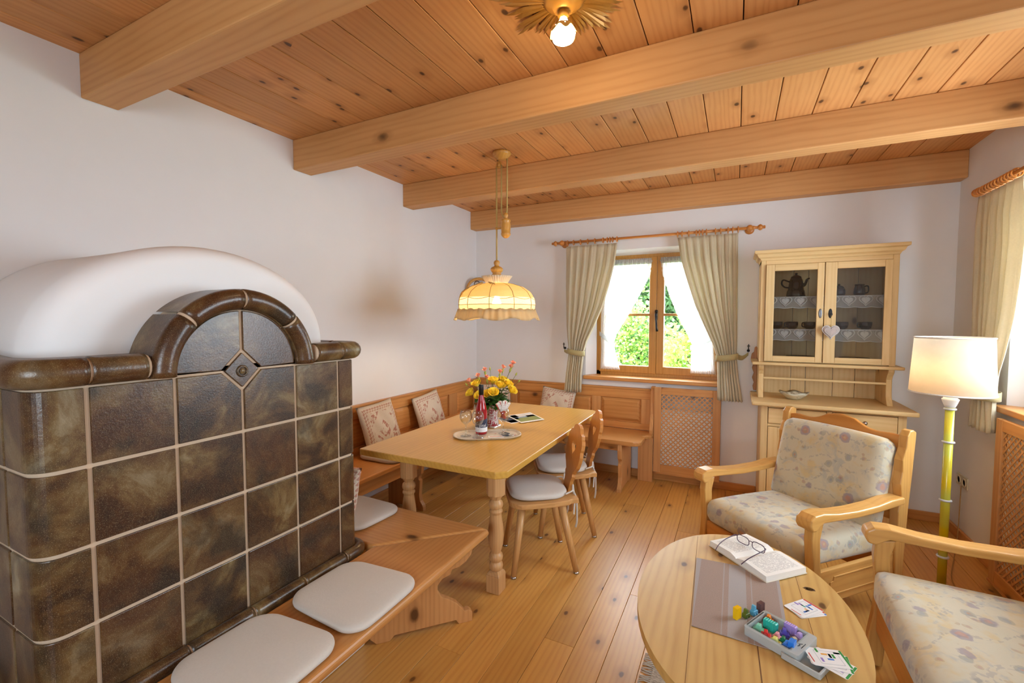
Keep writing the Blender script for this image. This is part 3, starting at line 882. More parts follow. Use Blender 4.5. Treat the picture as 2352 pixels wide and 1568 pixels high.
def pillow(label, loc, rot, size=.37, thick=.10):
    def fn(sgn):
        def g(u, v):
            a, b = 2 * u - 1, 2 * v - 1
            k = max(0, (1 - abs(a) ** 2.6) * (1 - abs(b) ** 2.6)) ** .55
            pinch = 1 - .045 * (1 - abs(a) ** 2) * (abs(b) > .0) * abs(b) ** 4 - .0
            pz = 1 - .045 * (1 - abs(b) ** 2) * abs(a) ** 4
            w = .004 * sin(9 * a + 5 * b)
            return (a * size / 2 * pz, sgn * (thick / 2 * k) + w * k, b * size / 2 * pinch)
        return g
    o = MB(); o.grid(fn(-1), 18, 18, 0); o.grid(fn(1), 18, 18, 0)
    p = o.build('throw_pillow', [PILLOW], weld=True)
    p.location = loc; p.rotation_euler = rot
    tag(p, label, 'pillow', 'red patterned linen pillows')
    return p
pillow('red toile linen pillow on the left wall bench, the one nearest the stove', (.135, -1.66, .655), (math.radians(-17), math.radians(-3), PI / 2), .375)
pillow('red toile linen pillow leaning on the left panelling, farther from the stove', (.125, -1.02, .635), (math.radians(-15), math.radians(-6), PI / 2), .37)
pillow('red-bordered linen pillow against the far panelling beneath the left window curtain', (1.005, -.14, .622), (math.radians(-16), math.radians(6), 0), .355)
pillow('red-patterned linen pillow in the bench corner, half hidden behind the flowers', (.32, -.175, .625), (math.radians(-16), 0, math.radians(30)), .36)
pillow('red-patterned linen pillow leaning on the stove end, mostly hidden by the stove', (.795, -2.70, .60), (math.radians(14), 0, PI + .06), .31)

# ================================================================== DINING TABLE
dt = thing('dining_table', 'rectangular honey oak dining table with turned legs in front of the corner bench', 'table', (1.15, -1.6, 0))
TX0, TX1, TY0, TY1, TZ = .683, 1.612, -2.418, -.765, .75
ch = .045
MB().prism([(TX0 + .01, TY0), (TX1 - ch, TY0), (TX1, TY0 + ch), (TX1, TY1 - ch), (TX1 - ch, TY1), (TX0 + ch, TY1), (TX0, TY1 - ch), (TX0, TY0 + .01)], 'z', TZ - .036, TZ, 0, .3).build('tabletop', W_TABLE, dt, bevel=.006, seg=3)
LX, LY = (TX0 + .155, TX1 - .175), (TY0 + .245, TY1 - .22)
for (a, b, c, d) in ((LX[0], LX[1], LY[0] - .047, LY[0] - .023), (LX[0], LX[1], LY[1] + .023, LY[1] + .047), (LX[0] - .012, LX[0] + .012, LY[0], LY[1]), (LX[1] - .012, LX[1] + .012, LY[0], LY[1])):
    MB().box(a, b, c, d, TZ - .095, TZ - .037, 0, .4).build('apron', W_CHAIR, dt, bevel=.003)
legp = [(.030, .515), (.024, .508), (.037, .495), (.040, .480), (.036, .465), (.026, .457), (.037, .450), (.037, .440), (.030, .430), (.034, .40), (.041, .35), (.043, .31), (.039, .26), (.029, .225), (.026, .215), (.036, .205), (.039, .190), (.036, .175), (.026, .165), (.036, .155), (.039, .140), (.036, .125), (.030, .118)]
for x in LX:
    for y in LY:
        l = MB()
        c = .028
        l.prism([(x + a, y + b) for a, b in ((.048, .048 - c), (.048 - c, .048), (-.048 + c, .048), (-.048, .048 - c), (-.048, -.048 + c), (-.048 + c, -.048), (.048 - c, -.048), (.048, -.048 + c))], 'z', .535, TZ - .037, 0, .5)
        l.lathe([(.030, .512), (.044, .538), (.046, .55)][::-1], 8, (x, y, 0), 0, .5, None, False)
        l.lathe(legp, 24, (x, y, 0), 0, .5)
        l.box(x - .040, x + .040, y - .040, y + .040, 0, .095, 0, .5)
        l.lathe([(.056, .0951), (.048, .108), (.030, .12)], 4, (x, y, 0), 0, .5, Tr(x, y, 0) @ Rz(PI / 4) @ Tr(-x, -y, 0), False)
        l.build('leg', W_TLEG, dt, bevel=.003)

# ================================================================== DINING CHAIRS
def make_chair(label):
    r = thing('dining_chair', label, 'chair', (0, 0, 0), 0, 'carved-back dining chairs')
    seat = arc(-.13, -.12, .085, 180, 270, 6) + arc(.13, -.12, .085, 270, 360, 6) + [(.205, .05), (.185, .14), (.165, .165), (.165, .205), (-.165, .205), (-.165, .165), (-.185, .14), (-.205, .05)]
    MB().prism(seat, 'z', .405, .435, 0, .3).build('seat', W_CHAIR, r, bevel=.006, seg=3, world=False)
    for sx in (-1, 1):
        for sy in (-1, 1):
            a = Vector((sx * .13, sy * .115 - .01, .408)); b = Vector((sx * .187, sy * .185, .012))
            l = MB(); l.tube([tuple(a), tuple(b)], [.024, .0165], 8)
            o = l.build('leg', W_CHAIRZ, r, world=False)
            g = MB(); g.lathe([(.012, 0), (.017, .001), (.015, .010), (.006, .014)], 12, (b.x, b.y, 0))
            g.build('foot_glide', METAL, o, world=False)
    half = [(.055, .43), (.06, .50), (.075, .53), (.068, .545), (.09, .57), (.125, .60), (.140, .635), (.146, .67), (.138, .70), (.146, .715), (.142, .745), (.130, .765), (.118, .772), (.11, .79), (.075, .80), (.055, .825), (.025, .838), (0, .84)]
    outline = half + [(-x, z) for x, z in reversed(half[:-1])]
    Mt = Tr(0, .178, .43) @ Rx(math.radians(-11)) @ Tr(0, 0, -.43)
    b = MB(); b.plate(outline, [heart(.085, .08, 0, .69, 24)], 'y', -.011, .011, 0, .4, Mt)
    b.build('backrest', W_CBACK, r, bevel=.004, world=False)
    return r
def chair_pad(label, loc, rot):
    c = thing('chair_cushion', label, 'cushion', loc, rot, 'tie-on chair cushions')
    o = MB(); pad_mesh(o, .39, .35, .042, .12, 0, .12); o.build('pad', LINEN, c, sub=1, world=False)
    for sx in (-1, 1):
        t = MB()
        k = (sx * .14, .150, .02); e = (sx * .10, .205, .025)
        t.tube(spline([k, (sx * .125, .19, .028), e]), .005, 6)
        for j, dx in enumerate((-.012, .02)):
            t.tube(spline([e, (e[0] + dx, .222, -.02), (e[0] + dx * 1.8, .222, -.09 - .05 * j), (e[0] + dx * 1.2, .218, -.13 - .06 * j)]), .0065, 6, 0, False, None, None, .5)
        t.tube(spline([e, (e[0] - .03, .215, .045), (e[0] - .045, .225, .0), (e[0] - .005, .215, .012)]), .005, 6)
        t.build('tie', LINEN, c, world=False)
    return c
CH1 = ((1.520, -1.772), math.atan2(.57, .82) - PI / 2)
CH2 = ((1.498, -1.272), math.atan2(.48, .88) - PI / 2)
c1 = make_chair('carved-back oak dining chair nearer the viewer at the table side')
c1.location = (*CH1[0], 0); c1.rotation_euler = (0, 0, CH1[1])
c2 = copy_tree(c1); c2.location = (*CH2[0], 0); c2.rotation_euler = (0, 0, CH2[1])
c2['label'] = 'carved-back oak dining chair farther along the table, nearer the window'
chair_pad('grey tie-on cushion on the dining chair nearer the viewer', (*CH1[0], .4355), CH1[1])
chair_pad('grey tie-on cushion on the dining chair nearer the window', (*CH2[0], .4355), CH2[1])
# fix: pads sit slightly forward on the seats
for o in COL.objects:
    if o.name.startswith('chair_cushion'):
        o.location.x += .02 * sin(o.rotation_euler.z); o.location.y -= .02 * cos(o.rotation_euler.z)

# ================================================================== ON THE DINING TABLE
def tray_mat():
    t = NT('tray_print'); v = t.coords()
    n = t.noise(v, 16, 3, .6); n2 = t.noise(t.coords(loc=(5, 2, 0)), 22, 2)
    col = t.mix(t.ramp(n, [(.55, 0.0), (.66, 1.0)]), '#cfc6b4', '#a9a294')
    col = t.mix(t.ramp(n2, [(.66, 0.0), (.69, 1.0)]), col, '#b5573f')
    t.bsdf(col, .3, 0, .5); return t.m
TRX = Matrix.Translation((1.195, -1.842, TZ)) @ Rz(math.radians(34))
tr = MB()
o1 = rrect(.43, .235, .105, 10); o2 = rrect(.415, .22, .098, 10)
n = len(o1)
vs = [(x * .9, y * .88, 0) for x, y in o1] + [(x, y, .011) for x, y in o1] + [(x, y, .0125) for x, y in o2] + [(x * .92, y * .9, .005) for x, y in o2]
fs = [tuple(range(n))[::-1]] + [(j * n + i, j * n + (i + 1) % n, (j + 1) * n + (i + 1) % n, (j + 1) * n + i) for j in range(3) for i in range(n)] + [tuple(range(3 * n, 4 * n))]
tr.add(vs, fs, 0, False)
o = tr.build('serving_tray', tray_mat(), bevel=.0015); o.matrix_world = TRX
tag(o, 'pale patterned serving tray with rounded ends on the dining table', 'tray')
TRZ = TZ + .0055
goblet_p = [(.0, .0), (.033, .0), (.034, .002), (.012, .006), (.0045, .012), (.0038, .03), (.004, .065), (.012, .075), (.030, .092), (.0385, .115), (.0375, .138), (.031, .160), (.0302, .160), (.0365, .137), (.0372, .115), (.029, .094), (.008, .080), (0, .078)]
def wine_glass(label, x, y):
    t = MB(); t.lathe(goblet_p, 28); o = t.build('wine_glass', GLASS); o.location = (x, y, TRZ)
    tag(o, label, 'glass', 'empty wine glasses'); return o
wine_glass('empty round wine glass at the left end of the serving tray', 1.088, -1.925)
wine_glass('empty round wine glass standing in front of the bottle', 1.178, -1.93)
wine_glass('large empty wine glass standing behind the left side of the bottle', 1.05, -1.70).location.z = TZ + .0004
# rose wine bottle
bt = thing('wine_bottle', 'slender bottle of pink wine with dark cap on the serving tray', 'bottle', (1.147, -1.835, TRZ))
bp = [(0, 0), (.030, 0), (.036, .004), (.0375, .02), (.0375, .12), (.036, .15), (.031, .18), (.023, .21), (.0165, .24), (.0145, .265), (.0143, .30), (.0, .30)]
t = MB(); t.lathe(bp, 32); t.build('glass_body', plain('rose_wine', '#b5252c', .06, 0, .6, .05, 8, Transmission_Weight=.35), bt, world=False)
t = MB(); t.lathe([(.0148, .245), (.0158, .246), (.0158, .312), (.015, .315), (0, .315)], 24); t.build('cap', plain('cap_foil', '#14181b', .35, .3), bt, world=False)
def wrap(mb, r, z0, z1, a0, a1, mat, n=14, slope=0.0):
    def fn(u, v):
        a = math.radians(a0 + (a1 - a0) * u); top = z1 + slope * (u - .5)
        return (r * cos(a), r * sin(a), z0 + (top - z0) * v)
    mb.grid(fn, n, 2, mat)
lb = MB()
face = math.degrees(math.atan2(-4.2564 + 1.835, 2.5813 - 1.147))
wrap(lb, .0379, .018, .047, face - 88, face + 88, 0); wrap(lb, .0379, .047, .092, face - 88, face + 88, 1, 14, .03)
def on_cyl(r, z, a_mid, spread):
    def f(v):
        a = math.radians(a_mid) + v.x / r
        return Vector(((r + v.z) * cos(a), (r + v.z) * sin(a), z + v.y))
    return f
text_mesh(lb, 'pital', .027, on_cyl(.0382, .052, face - 20, 0), 0, .0003)
lb.build('label', [plain('label_white', (.75, .75, .76), .6), plain('label_navy', '#1d2a48', .6)], bt, world=False)
# goblet with sugar sticks
gx, gy = 1.268, -1.765
t = MB(); t.lathe(goblet_p, 28); o = t.build('sugar_glass', GLASS); o.location = (gx, gy, TRZ)
tag(o, 'stemmed glass holding red and white sugar sticks on the tray', 'glass')
STK = plain('sugar_stick_paper', (.85, .82, .78), .6); STKR = plain('sugar_stick_red', '#c0392b', .6); STKO = plain('sugar_stick_orange', '#d8643a', .6)
sticks = [(.014, -.010, -31), (.010, -.0155, -22), (.004, .0, -11), (-.002, -.005, 3), (-.008, .005, 15), (-.014, .0105, 29), (.006, .0155, -16), (-.004, .0205, 9)]
for i, (dx, dy, tilt) in enumerate(sticks):
    s = MB(); wd = .0078; L = .112
    s.box(-wd, wd, -.0018, .0018, 0, L, 0); s.box(-wd, -wd * .25, -.0020, .0020, 0, L * (.45 if i % 2 else .98), 1 + i % 2); s.box(-wd, wd, -.0020, .0020, 0, .050, 1 + (i + 1) % 2)
    for q in range(3): s.tube([(wd * .35 + .003 * cos(k * PI / 4 + .6), -.0019, L * (.60 + .13 * q) + .004 * sin(k * PI / 4 + .6)) for k in range(7)], .0007, 4, 3)
    o = s.build('sugar_stick', [STK, STKR, STKO, IRON], bevel=.0008)
    o.matrix_world = Tr(gx, gy, TRZ + .098) @ Rz(-YAW) @ Tr(dx, dy, 0) @ Ry(math.radians(tilt))
    tag(o, ['red-striped paper sugar stick leaning farthest left in the stemmed glass', 'red and white sugar stick leaning left, second from the left in the glass', 'white sugar stick just left of the middle of the stemmed glass', 'nearly upright sugar stick in the middle of the stemmed glass', 'white sugar stick leaning slightly right in the stemmed glass', 'sugar stick leaning farthest right in the stemmed glass', 'sugar stick at the back left of the stemmed glass', 'sugar stick at the back right of the stemmed glass'][i], 'sugar stick', 'paper sugar sticks in the stemmed glass')
o = MB().box(-.048, .048, -.022, .022, 0, .0025, 0).box(-.040, .036, -.012, .010, .0025, .0028, 1).build('voucher_card', [WHITE, plain('card_pink', '#d8b3a2', .7)], bevel=.0005)
o.location = (1.268, -1.862, TRZ + .0005); o.rotation_euler = (0, 0, math.radians(33)); tag(o, 'small pale printed card lying at the front of the tray', 'card')
ky = thing('key_ring', 'bunch of keys on a steel ring at the right end of the tray', 'keys', (1.338, -1.79, TRZ + .001))
t = MB(); t.tube([(.016 * cos(k * PI / 10), .016 * sin(k * PI / 10), .003) for k in range(20)], .0016, 6, 0, True); t.build('ring', METAL, ky, world=False)
for k, a in enumerate((200, 235, 160)):
    t = MB(); M_ = Rz(math.radians(a)) @ Tr(.018, 0, 0)
    t.prism([(p[0] + .010, p[1]) for p in arc(0, 0, .010, 0, 345, 14)], 'z', .001 + k * .0025, .003 + k * .0025, 0, None, M_); t.box(.019, .045, -.003, .003, .001 + k * .0025, .003 + k * .0025, 0, None, M_)
    t.build('key', plain('key_metal', '#3d4152' if k else '#7c7c80', .35, .8) if k == 0 else plain('key_dark', '#2e3347', .4, .4), ky, world=False)
# brochures
def brochure(label, corners, z, mats, tilt=0):
    cx = sum(c[0] for c in corners) / 4; cy2 = sum(c[1] for c in corners) / 4
    b = MB(); loc = [(x - cx, y - cy2) for x, y in corners]
    b.prism(loc, 'z', 0, .004, 0)
    def q(u, v):  # bilinear
        a = Vector(loc[0]) * (1 - u) * (1 - v) + Vector(loc[1]) * u * (1 - v) + Vector(loc[2]) * u * v + Vector(loc[3]) * (1 - u) * v
        return (a.x, a.y)
    for (u0, u1, v0, v1, m) in mats[1]:
        b.prism([q(u0, v0), q(u1, v0), q(u1, v1), q(u0, v1)], 'z', .004, .0042, m)
    o = b.build('brochure', mats[0]); o.location = (cx, cy2, z); tag(o, label, 'brochure', 'brochures on the dining table'); return o
BM = [WHITE, plain('print_blue', '#7f93ad', .5), plain('print_green', '#7d8a4f', .5), plain('print_brown', '#6d4a38', .5), plain('print_pale', '#cfd3d8', .5), plain('print_navy', '#3a4158', .5)]
brochure('glossy brochure with a mountain landscape cover, on top of the other brochures', [(1.246, -1.458), (1.352, -1.287), (1.163, -1.115), (1.055, -1.30)], TZ + .0048, (BM, [(.05, .95, .07, .50, 2), (.05, .95, .50, .62, 1), (.05, .95, .62, .93, 4), (.60, .95, .50, .70, 2), (.04, .30, .62, .93, 1), (.05, .2, .40, .6, 3)]))
brochure('dark-covered brochure sticking out beneath the landscape brochure', [(1.185, -1.49), (1.270, -1.34), (1.10, -1.22), (1.02, -1.40)], TZ + .0004, (BM, [(.03, .97, .03, .97, 5), (.06, .94, .06, .40, 3)]))
# vase and flowers
vx, vy = 1.105, -1.62
vs_ = thing('flower_vase', 'red and white patterned glass vase behind the wine bottle', 'vase', (vx, vy, TZ))
def vase_mat():
    t = NT('red_frosted_vase'); v = t.coords()
    n = t.noise(v, 42, 4, .6, 1.5)
    col = t.mix(t.ramp(n, [(.47, 0.0), (.54, 1.0)]), (.72, .68, .66), '#a8323a')
    t.bsdf(col, .15, 0, .5, Transmission_Weight=.25); return t.m
t = MB(); t.lathe([(.0, 0), (.045, 0), (.048, .008), (.047, .03), (.040, .07), (.043, .11), (.052, .155), (.0495, .155), (.040, .11), (.037, .07), (.0, .03)], 8, (0, 0, 0), 0, .5, None, False); t.build('vessel', vase_mat(), vs_, bevel=.003, world=False)
t = MB(); t.box(-.046, .046, -.046, .046, 0, .012); t.build('foot', plain('vase_foot', (.75, .74, .72), .15, 0, .5), vs_, bevel=.004, world=False)
ROSE = NT('yellow_petal'); _v = ROSE.coords(); _c = ROSE.mix(ROSE.noise(_v, 40, 2), (.88, .60, .02), (.98, .84, .10)); ROSE.bsdf(_c, .6, 0, .3); ROSE = ROSE.m
CARN = plain('salmon_petal', '#f4a78c', .7, 0, .2, .15, 60); STEM = plain('flower_stem', '#4d6a2a', .6, 0, .3, .15); FLEAF = plain('flower_leaf', '#38591f', .45, 0, .4, .3, 30); BUD = plain('flower_bud', '#a9b04a', .6)
RF = random.Random(11)
def rose_bloom(mb, c, r, ax):
    M = Tr(*c) @ Vector((0, 0, 1)).rotation_difference(ax).to_matrix().to_4x4()
    for (k, rr, h, op, n) in ((0, .30, .95, .05, 3), (1, .52, 1.0, .10, 4), (2, .78, .92, .22, 5), (3, 1.02, .72, .42, 5)):
        for i in range(n):
            a0 = 2 * PI * i / n + k * .6
            def fn(u, v):
                a = a0 + (u - .5) * 2 * PI / n * 1.35
                R = r * rr * (.25 + .75 * v ** .6) * (1 + op * v * v)
                z = r * (-.7 + (h + .7) * v * (1 - .18 * (2 * u - 1) ** 2)) - r * op * .35 * v ** 4
                return (R * cos(a), R * sin(a), z)
            T0 = mb.T; mb.T = T0 @ M; mb.grid(fn, 5, 4, 0, False, True); mb.T = T0
def flower(kind, label, tip, r, group):
    base = Vector((vx + RF.uniform(-.015, .015), vy + RF.uniform(-.015, .015), TZ + .05)); tip = Vector(tip)
    neck = Vector((vx + (tip.x - vx) * .30, vy + (tip.y - vy) * .30, TZ + .165))
    root = thing(kind, label, 'flower', base, 0, group)
    ax = (tip - neck).normalized(); ax = (ax + Vector((0, 0, .25)) + Vector((.20, -.34, 0)) * (1 if kind == 'rose' else .2)).normalized()
    s = MB(Tr(*(-base))); s.tube(spline([base, neck, (neck + tip) / 2 + Vector((RF.uniform(-.01, .01), 0, .01)), tip - ax * r * .6], 5), .0022 if kind == 'rose' else .0014, 6)
    s.build('stem', STEM, root, world=False)
    b = MB(Tr(*(-base)))
    if kind == 'rose': rose_bloom(b, tip, r, ax)
    elif kind == 'carnation':
        M = Tr(*tip) @ Vector((0, 0, 1)).rotation_difference(ax).to_matrix().to_4x4()
        for i in range(16):
            a = RF.uniform(0, 2 * PI); tl = RF.uniform(.2, 1.25)
            d = Vector((cos(a) * sin(tl), sin(a) * sin(tl), cos(tl))); w = d.cross(Vector((0, 0, 1))).normalized() * r * .42
            p0 = Vector((0, 0, -r * .5)); p1 = d * r * .6; p2 = d * r + Vector((0, 0, RF.uniform(-.2, .2) * r))
            b.add([tuple(M @ q) for q in (p0, p1 + w * .8, p2 + w, p2 * 1.05, p2 - w, p1 - w * .8)], [(0, 1, 5), (1, 2, 3), (1, 3, 5), (3, 4, 5)], 0, True)
        b.lathe([(.0015, -r * 1.9), (.35 * r, -r * 1.2), (.38 * r, -r * .4)], 8, (0, 0, 0), 1, None, M)
    else:
        M = Tr(*tip) @ Vector((0, 0, 1)).rotation_difference(ax).to_matrix().to_4x4()
        b.lathe([(.001, -r * 1.3), (.55 * r, -r * .6), (.6 * r, 0), (.3 * r, r), (0, r * 1.3)], 8, (0, 0, 0), 1, None, M)
    b.build('bloom', [ROSE if kind == 'rose' else CARN, BUD], root, world=False)
    if kind == 'rose':
        lf = MB(Tr(*(-base)))
        for i in range(14):
            t_ = RF.uniform(.12, .75); p = neck * (1 - t_) + tip * t_; a = RF.uniform(0, 2 * PI)
            if i < 9: p = neck + (tip - neck) * RF.uniform(.0, .45) + Vector((0, 0, -.01))
            d = Vector((cos(a), sin(a), RF.uniform(-.5, .35))).normalized(); L = RF.uniform(.045, .075)
            w = d.cross(Vector((0, 0, 1))).normalized() * L * .30; nn = Vector((0, 0, -L * .12))
            lf.add([p, p + d * L * .35 + w, p + d * L * .75 + w * .75 + nn, p + d * L + nn * 2, p + d * L * .75 - w * .75 + nn, p + d * L * .35 - w, p + d * L * .5 + Vector((0, 0, .004))], [(0, 1, 6), (1, 2, 6), (2, 3, 6), (3, 4, 6), (4, 5, 6), (5, 0, 6)], 0, True)
        lf.build('leaf', FLEAF, root, world=False)
    return root
# image-right direction at the table and up: flowers arranged as seen (offset right, toward viewer, height)
RT = Vector((cos(.4655), sin(.4655) * -1 * -1, 0)); RT = Vector((cos(YAW), -sin(YAW), 0)); FWv = Vector((-sin(YAW) * -1, -cos(YAW), 0)); FWv = Vector((-sin(YAW), -cos(YAW), 0))
def fpos(r, f, h): 
    p = Vector((vx, vy, TZ)) + RT * r + FWv * f; return (p.x, p.y, TZ + h)
roses = [(-.145, .02, .235, 'yellow rose at the far left of the bouquet'), (-.085, .06, .225, 'large drooping yellow rose left of the wine bottle cap'), (-.030, .07, .235, 'yellow rose directly behind the bottle cap'),
         (.012, .07, .245, 'open yellow rose in the front middle of the bouquet, right of the bottle cap'), (-.105, .0, .295, 'small yellow rose at the upper left of the bouquet'), (.005, -.01, .315, 'yellow rose at the top middle of the bouquet'),
         (.055, .02, .285, 'yellow rose right of the middle, above the green leaves'), (.075, -.03, .315, 'yellow rose at the back right of the bouquet'), (.110, .01, .295, 'yellow rose at the upper right of the bouquet'), (.135, .04, .255, 'ruffled yellow rose at the lower right of the bouquet')]
for r, f, h, lab in roses: flower('rose', lab, fpos(r, f, h), .0245 * RF.uniform(.95, 1.15), 'yellow roses in the vase')
carn = [(-.155, -.02, .31, 'salmon carnation at the far left of the bouquet'), (-.095, -.01, .345, 'salmon carnation at the upper left of the bouquet'), (-.05, -.02, .385, 'salmon carnation standing above the bottle cap'), (-.035, .01, .335, 'salmon carnation low in the upper middle, just above the bottle cap'),
        (.055, -.02, .37, 'salmon carnation above the right-middle roses'), (.075, -.04, .40, 'salmon carnation second from the top right'), (.130, -.03, .405, 'salmon carnation just under the topmost one at the right'), (.142, -.03, .43, 'topmost salmon carnation at the upper right of the bouquet')]
for r, f, h, lab in carn: flower('carnation', lab, fpos(r, f, h), .021, 'salmon carnations in the vase')
for r, f, h, lab in ((.185, .0, .315, 'pale green flower bud sticking out at the right of the bouquet'), (.165, -.01, .36, 'pale green bud at the upper right below the carnations'), (-.015, -.02, .395, 'pale green bud at the top middle of the bouquet'), (-.175, .0, .29, 'pale green bud sticking out at the far left of the bouquet')):
    flower('flower_bud', lab, fpos(r, f, h), .010, 'green buds in the vase')

# ================================================================== CURTAINS AT THE FAR WINDOW
def curtain(name, label, cat, left, right, z_top, z_bot, y0, folds, amp, mat, root, nv=40, axis='x', ph=0.0, solid=.003, gather=.55):
    """left/right: tables z -> edge position along the wall"""
    m = MB(); nu = folds * 10
    def fn(u, v):
        z = z_top + (z_bot - z_top) * v
        a, b = interp(left, -z), interp(right, -z)
        wdt = b - a
        k = min(1.0, wdt / .40)
        dep = amp * (1.25 - .45 * k)
        f = sin(2 * PI * folds * u + ph + .8 * sin(3.1 * v + 5 * u)) + .45 * sin(2 * PI * folds * 2.1 * u + 1.3 + 2 * v) + .3 * sin(2 * PI * folds * .37 * u + 2 + 3 * v)
        fade = .35 + .65 * min(1, v / .12) if name == 'fabric' else 1
        s = a + wdt * u + .004 * sin(2 * PI * folds * u * 2)
        y = y0 + dep * f * fade - (.032 * v if axis == 'x' else 0)
        zz = z + (.006 * sin(2 * PI * folds * u) if v > .98 else 0)
        return (s, y, zz) if axis == 'x' else (y, s, zz)
    m.grid(fn, nu, nv, 0)
    return m.build(name, mat, root, solid=solid)
def neg(t): return sorted((-z, x) for z, x in t)
BAND = fabric('tieback_linen', '#b3a678')
def tieback(root, x0, x1, z, y, xh, zh, r=.045):
    m = MB()
    cxx = (x0 + x1) / 2; rx = (x1 - x0) / 2 + .012
    def fn(u, v):
        a = 2 * PI * u
        return (cxx + rx * cos(a), y + .055 * sin(a), z + .012 * cos(a) * (1 if xh > cxx else -1) + (v - .5) * .05)
    m.grid(fn, 32, 2, 0, True)
    e = x1 if xh > cxx else x0
    p = [(e, y + .02, z + .01), ((e + xh) / 2, -.05, z - .005), (xh, -.028, zh - .03)]
    sp = spline(p, 6)
    m.grid(lambda u, v: Vector(sp[min(len(sp) - 1, int(round(u * (len(sp) - 1))))]) + Vector((0, 0, (v - .5) * .05 * (1 - .5 * u))), len(sp) - 1, 2, 0)
    return m.build('tieback', BAND, root, solid=.003)
def hook(label, x, z):
    h = thing('tieback_hook', label, 'hook', (x, -.001, z), 0, 'iron tieback hooks beside the far window')
    m = MB(); m.tube([(0, 0, 0), (0, -.03, -.005), (0, -.04, .005), (0, -.04, .03)], .004, 6); m.lathe([(.012, 0), (.012, .004), (0, .006)], 10, (0, 0, 0), 0, None, Rx(PI / 2))
    m.build('peg', IRON, h, world=False)
    m = MB(); m.box(-.012, .012, -.043, -.037, .038, .044); m.box(-.004, .004, -.043, -.037, .028, .056); m.build('cross_tip', IRON, h, bevel=.002, world=False)
cl = thing('curtain', 'tied-back beige linen curtain left of the far window', 'curtain', (1.2, -.1, .8), 0, 'linen curtains')
curtain('fabric', '', '', neg([(2.20, 1.085), (1.8, 1.085), (1.4, 1.098), (1.165, 1.125), (.95, 1.10), (.78, 1.085)]),
        neg([(2.20, 1.585), (2.0, 1.565), (1.8, 1.515), (1.6, 1.455), (1.4, 1.37), (1.28, 1.31), (1.165, 1.275), (.95, 1.255), (.78, 1.255)]), 2.19, .78, -.10, 7, .013, CURTAIN, cl)
tieback(cl, 1.125, 1.275, 1.165, -.123, 1.045, 1.20)
hook('small iron cross-tipped hook holding the left curtain tieback', 1.045, 1.195)
cr = thing('curtain', 'tied-back beige linen curtain between the far window and the hutch', 'curtain', (2.5, -.1, .8), 0, 'linen curtains')
curtain('fabric', '', '', neg([(2.22, 2.105), (2.0, 2.14), (1.8, 2.20), (1.6, 2.265), (1.4, 2.35), (1.28, 2.405), (1.165, 2.445), (1.0, 2.45), (.80, 2.455)]),
        neg([(2.22, 2.58), (1.8, 2.585), (1.4, 2.59), (1.165, 2.592), (1.0, 2.61), (.80, 2.645)]), 2.195, .80, -.10, 8, .013, CURTAIN, cr, 40, 'x', 1.0)
tieback(cr, 2.445, 2.592, 1.165, -.123, 2.68, 1.225)
hook('small iron cross-tipped hook holding the right curtain tieback beside the hutch', 2.68, 1.22)
def rod(label, x0, x1, z, y, rings, brk, axis='x', off=0):
    r = thing('curtain_rod', label, 'curtain rod', (0, 0, 0) if axis == 'x' else (RW, 0, 0), 0 if axis == 'x' else -PI / 2, 'turned wooden curtain rods')
    m = MB(); m.tube([(x0 + .05, y, z), (x1 - .05, y, z)], .0115, 14); m.build('pole', W_ROD, r, world=False)
    fp = [(.0, -.002), (.012, 0), (.013, .012), (.009, .016), (.018, .022), (.026, .036), (.018, .05), (.011, .055), (.012, .075), (.016, .08), (.016, .088), (.011, .093), (.020, .105), (.021, .118), (.012, .13), (.0, .132)]
    for (xx, s) in ((x0, 1), (x1, -1)):
        m = MB(); m.lathe(fp, 16, (0, 0, 0), 0, None, Tr(xx, y, z) @ Ry(s * PI / 2)); m.build('finial', W_ROD, r, world=False)
    for xx in rings:
        m = MB(); R = .0225
        m.tube([(xx + .0, y + R * cos(2 * PI * k / 18), z - .004 + R * sin(2 * PI * k / 18)) for k in range(18)], .0045, 6, 0, True)
        m.tube([(xx, y, z - .004 - R), (xx, y, z - .034)], .0014, 5)
        m.build('ring', W_ROD, r, world=False)
    for xx in brk:
        m = MB(); m.tube([(xx, -.001, z), (xx, y, z)], .013, 10); m.lathe([(.034, 0), (.036, .006), (.024, .014), (.012, .018)], 18, (0, 0, 0), 0, None, Tr(xx, -.001, z) @ Rx(PI / 2)); m.ball((xx, y, z), .026, 14, 10)
        m.build('bracket', W_ROD, r, world=False)
    return r
rod('turned wooden curtain rod with ring-hung curtains over the far window', .937, 2.775, 2.228, -.10, [1.10, 1.16, 1.23, 1.30, 1.37, 1.45, 1.49, 1.515, 1.54, 1.58, 2.11, 2.145, 2.20, 2.26, 2.285, 2.31, 2.34, 2.41, 2.45, 2.505, 2.54, 2.58], [1.04, 2.665])
# second rod and curtain on the right wall (local x runs toward the viewer)
rod('turned wooden curtain rod on the right wall above the floor lamp', .50, 2.55, 2.25, -.10, [.60, .63, .665, .70, .73, .765, .80, .84, .87, .90, .935, .97], [.57, 2.48], 'y')
c3 = thing('curtain', 'tied-back linen curtain on the right wall behind the floor lamp', 'curtain', (3.87, -.75, .85), 0, 'linen curtains')
curtain('fabric', '', '', neg([(2.215, -1.02), (1.9, -1.04), (1.7, -1.02), (1.5, -.99), (1.3, -.93), (1.15, -.87), (1.05, -.845), (.84, -.86)]), neg([(2.215, -.585), (1.5, -.60), (1.2, -.63), (1.05, -.655), (.84, -.625)]), 2.215, .845, 3.87, 6, .018, CURTAIN, c3, 40, 'y')
m = MB()
m.grid(lambda u, v: (3.87 + .06 * sin(2 * PI * u), -.75 + .112 * cos(2 * PI * u), 1.05 + (v - .5) * .05), 32, 2, 0, True)
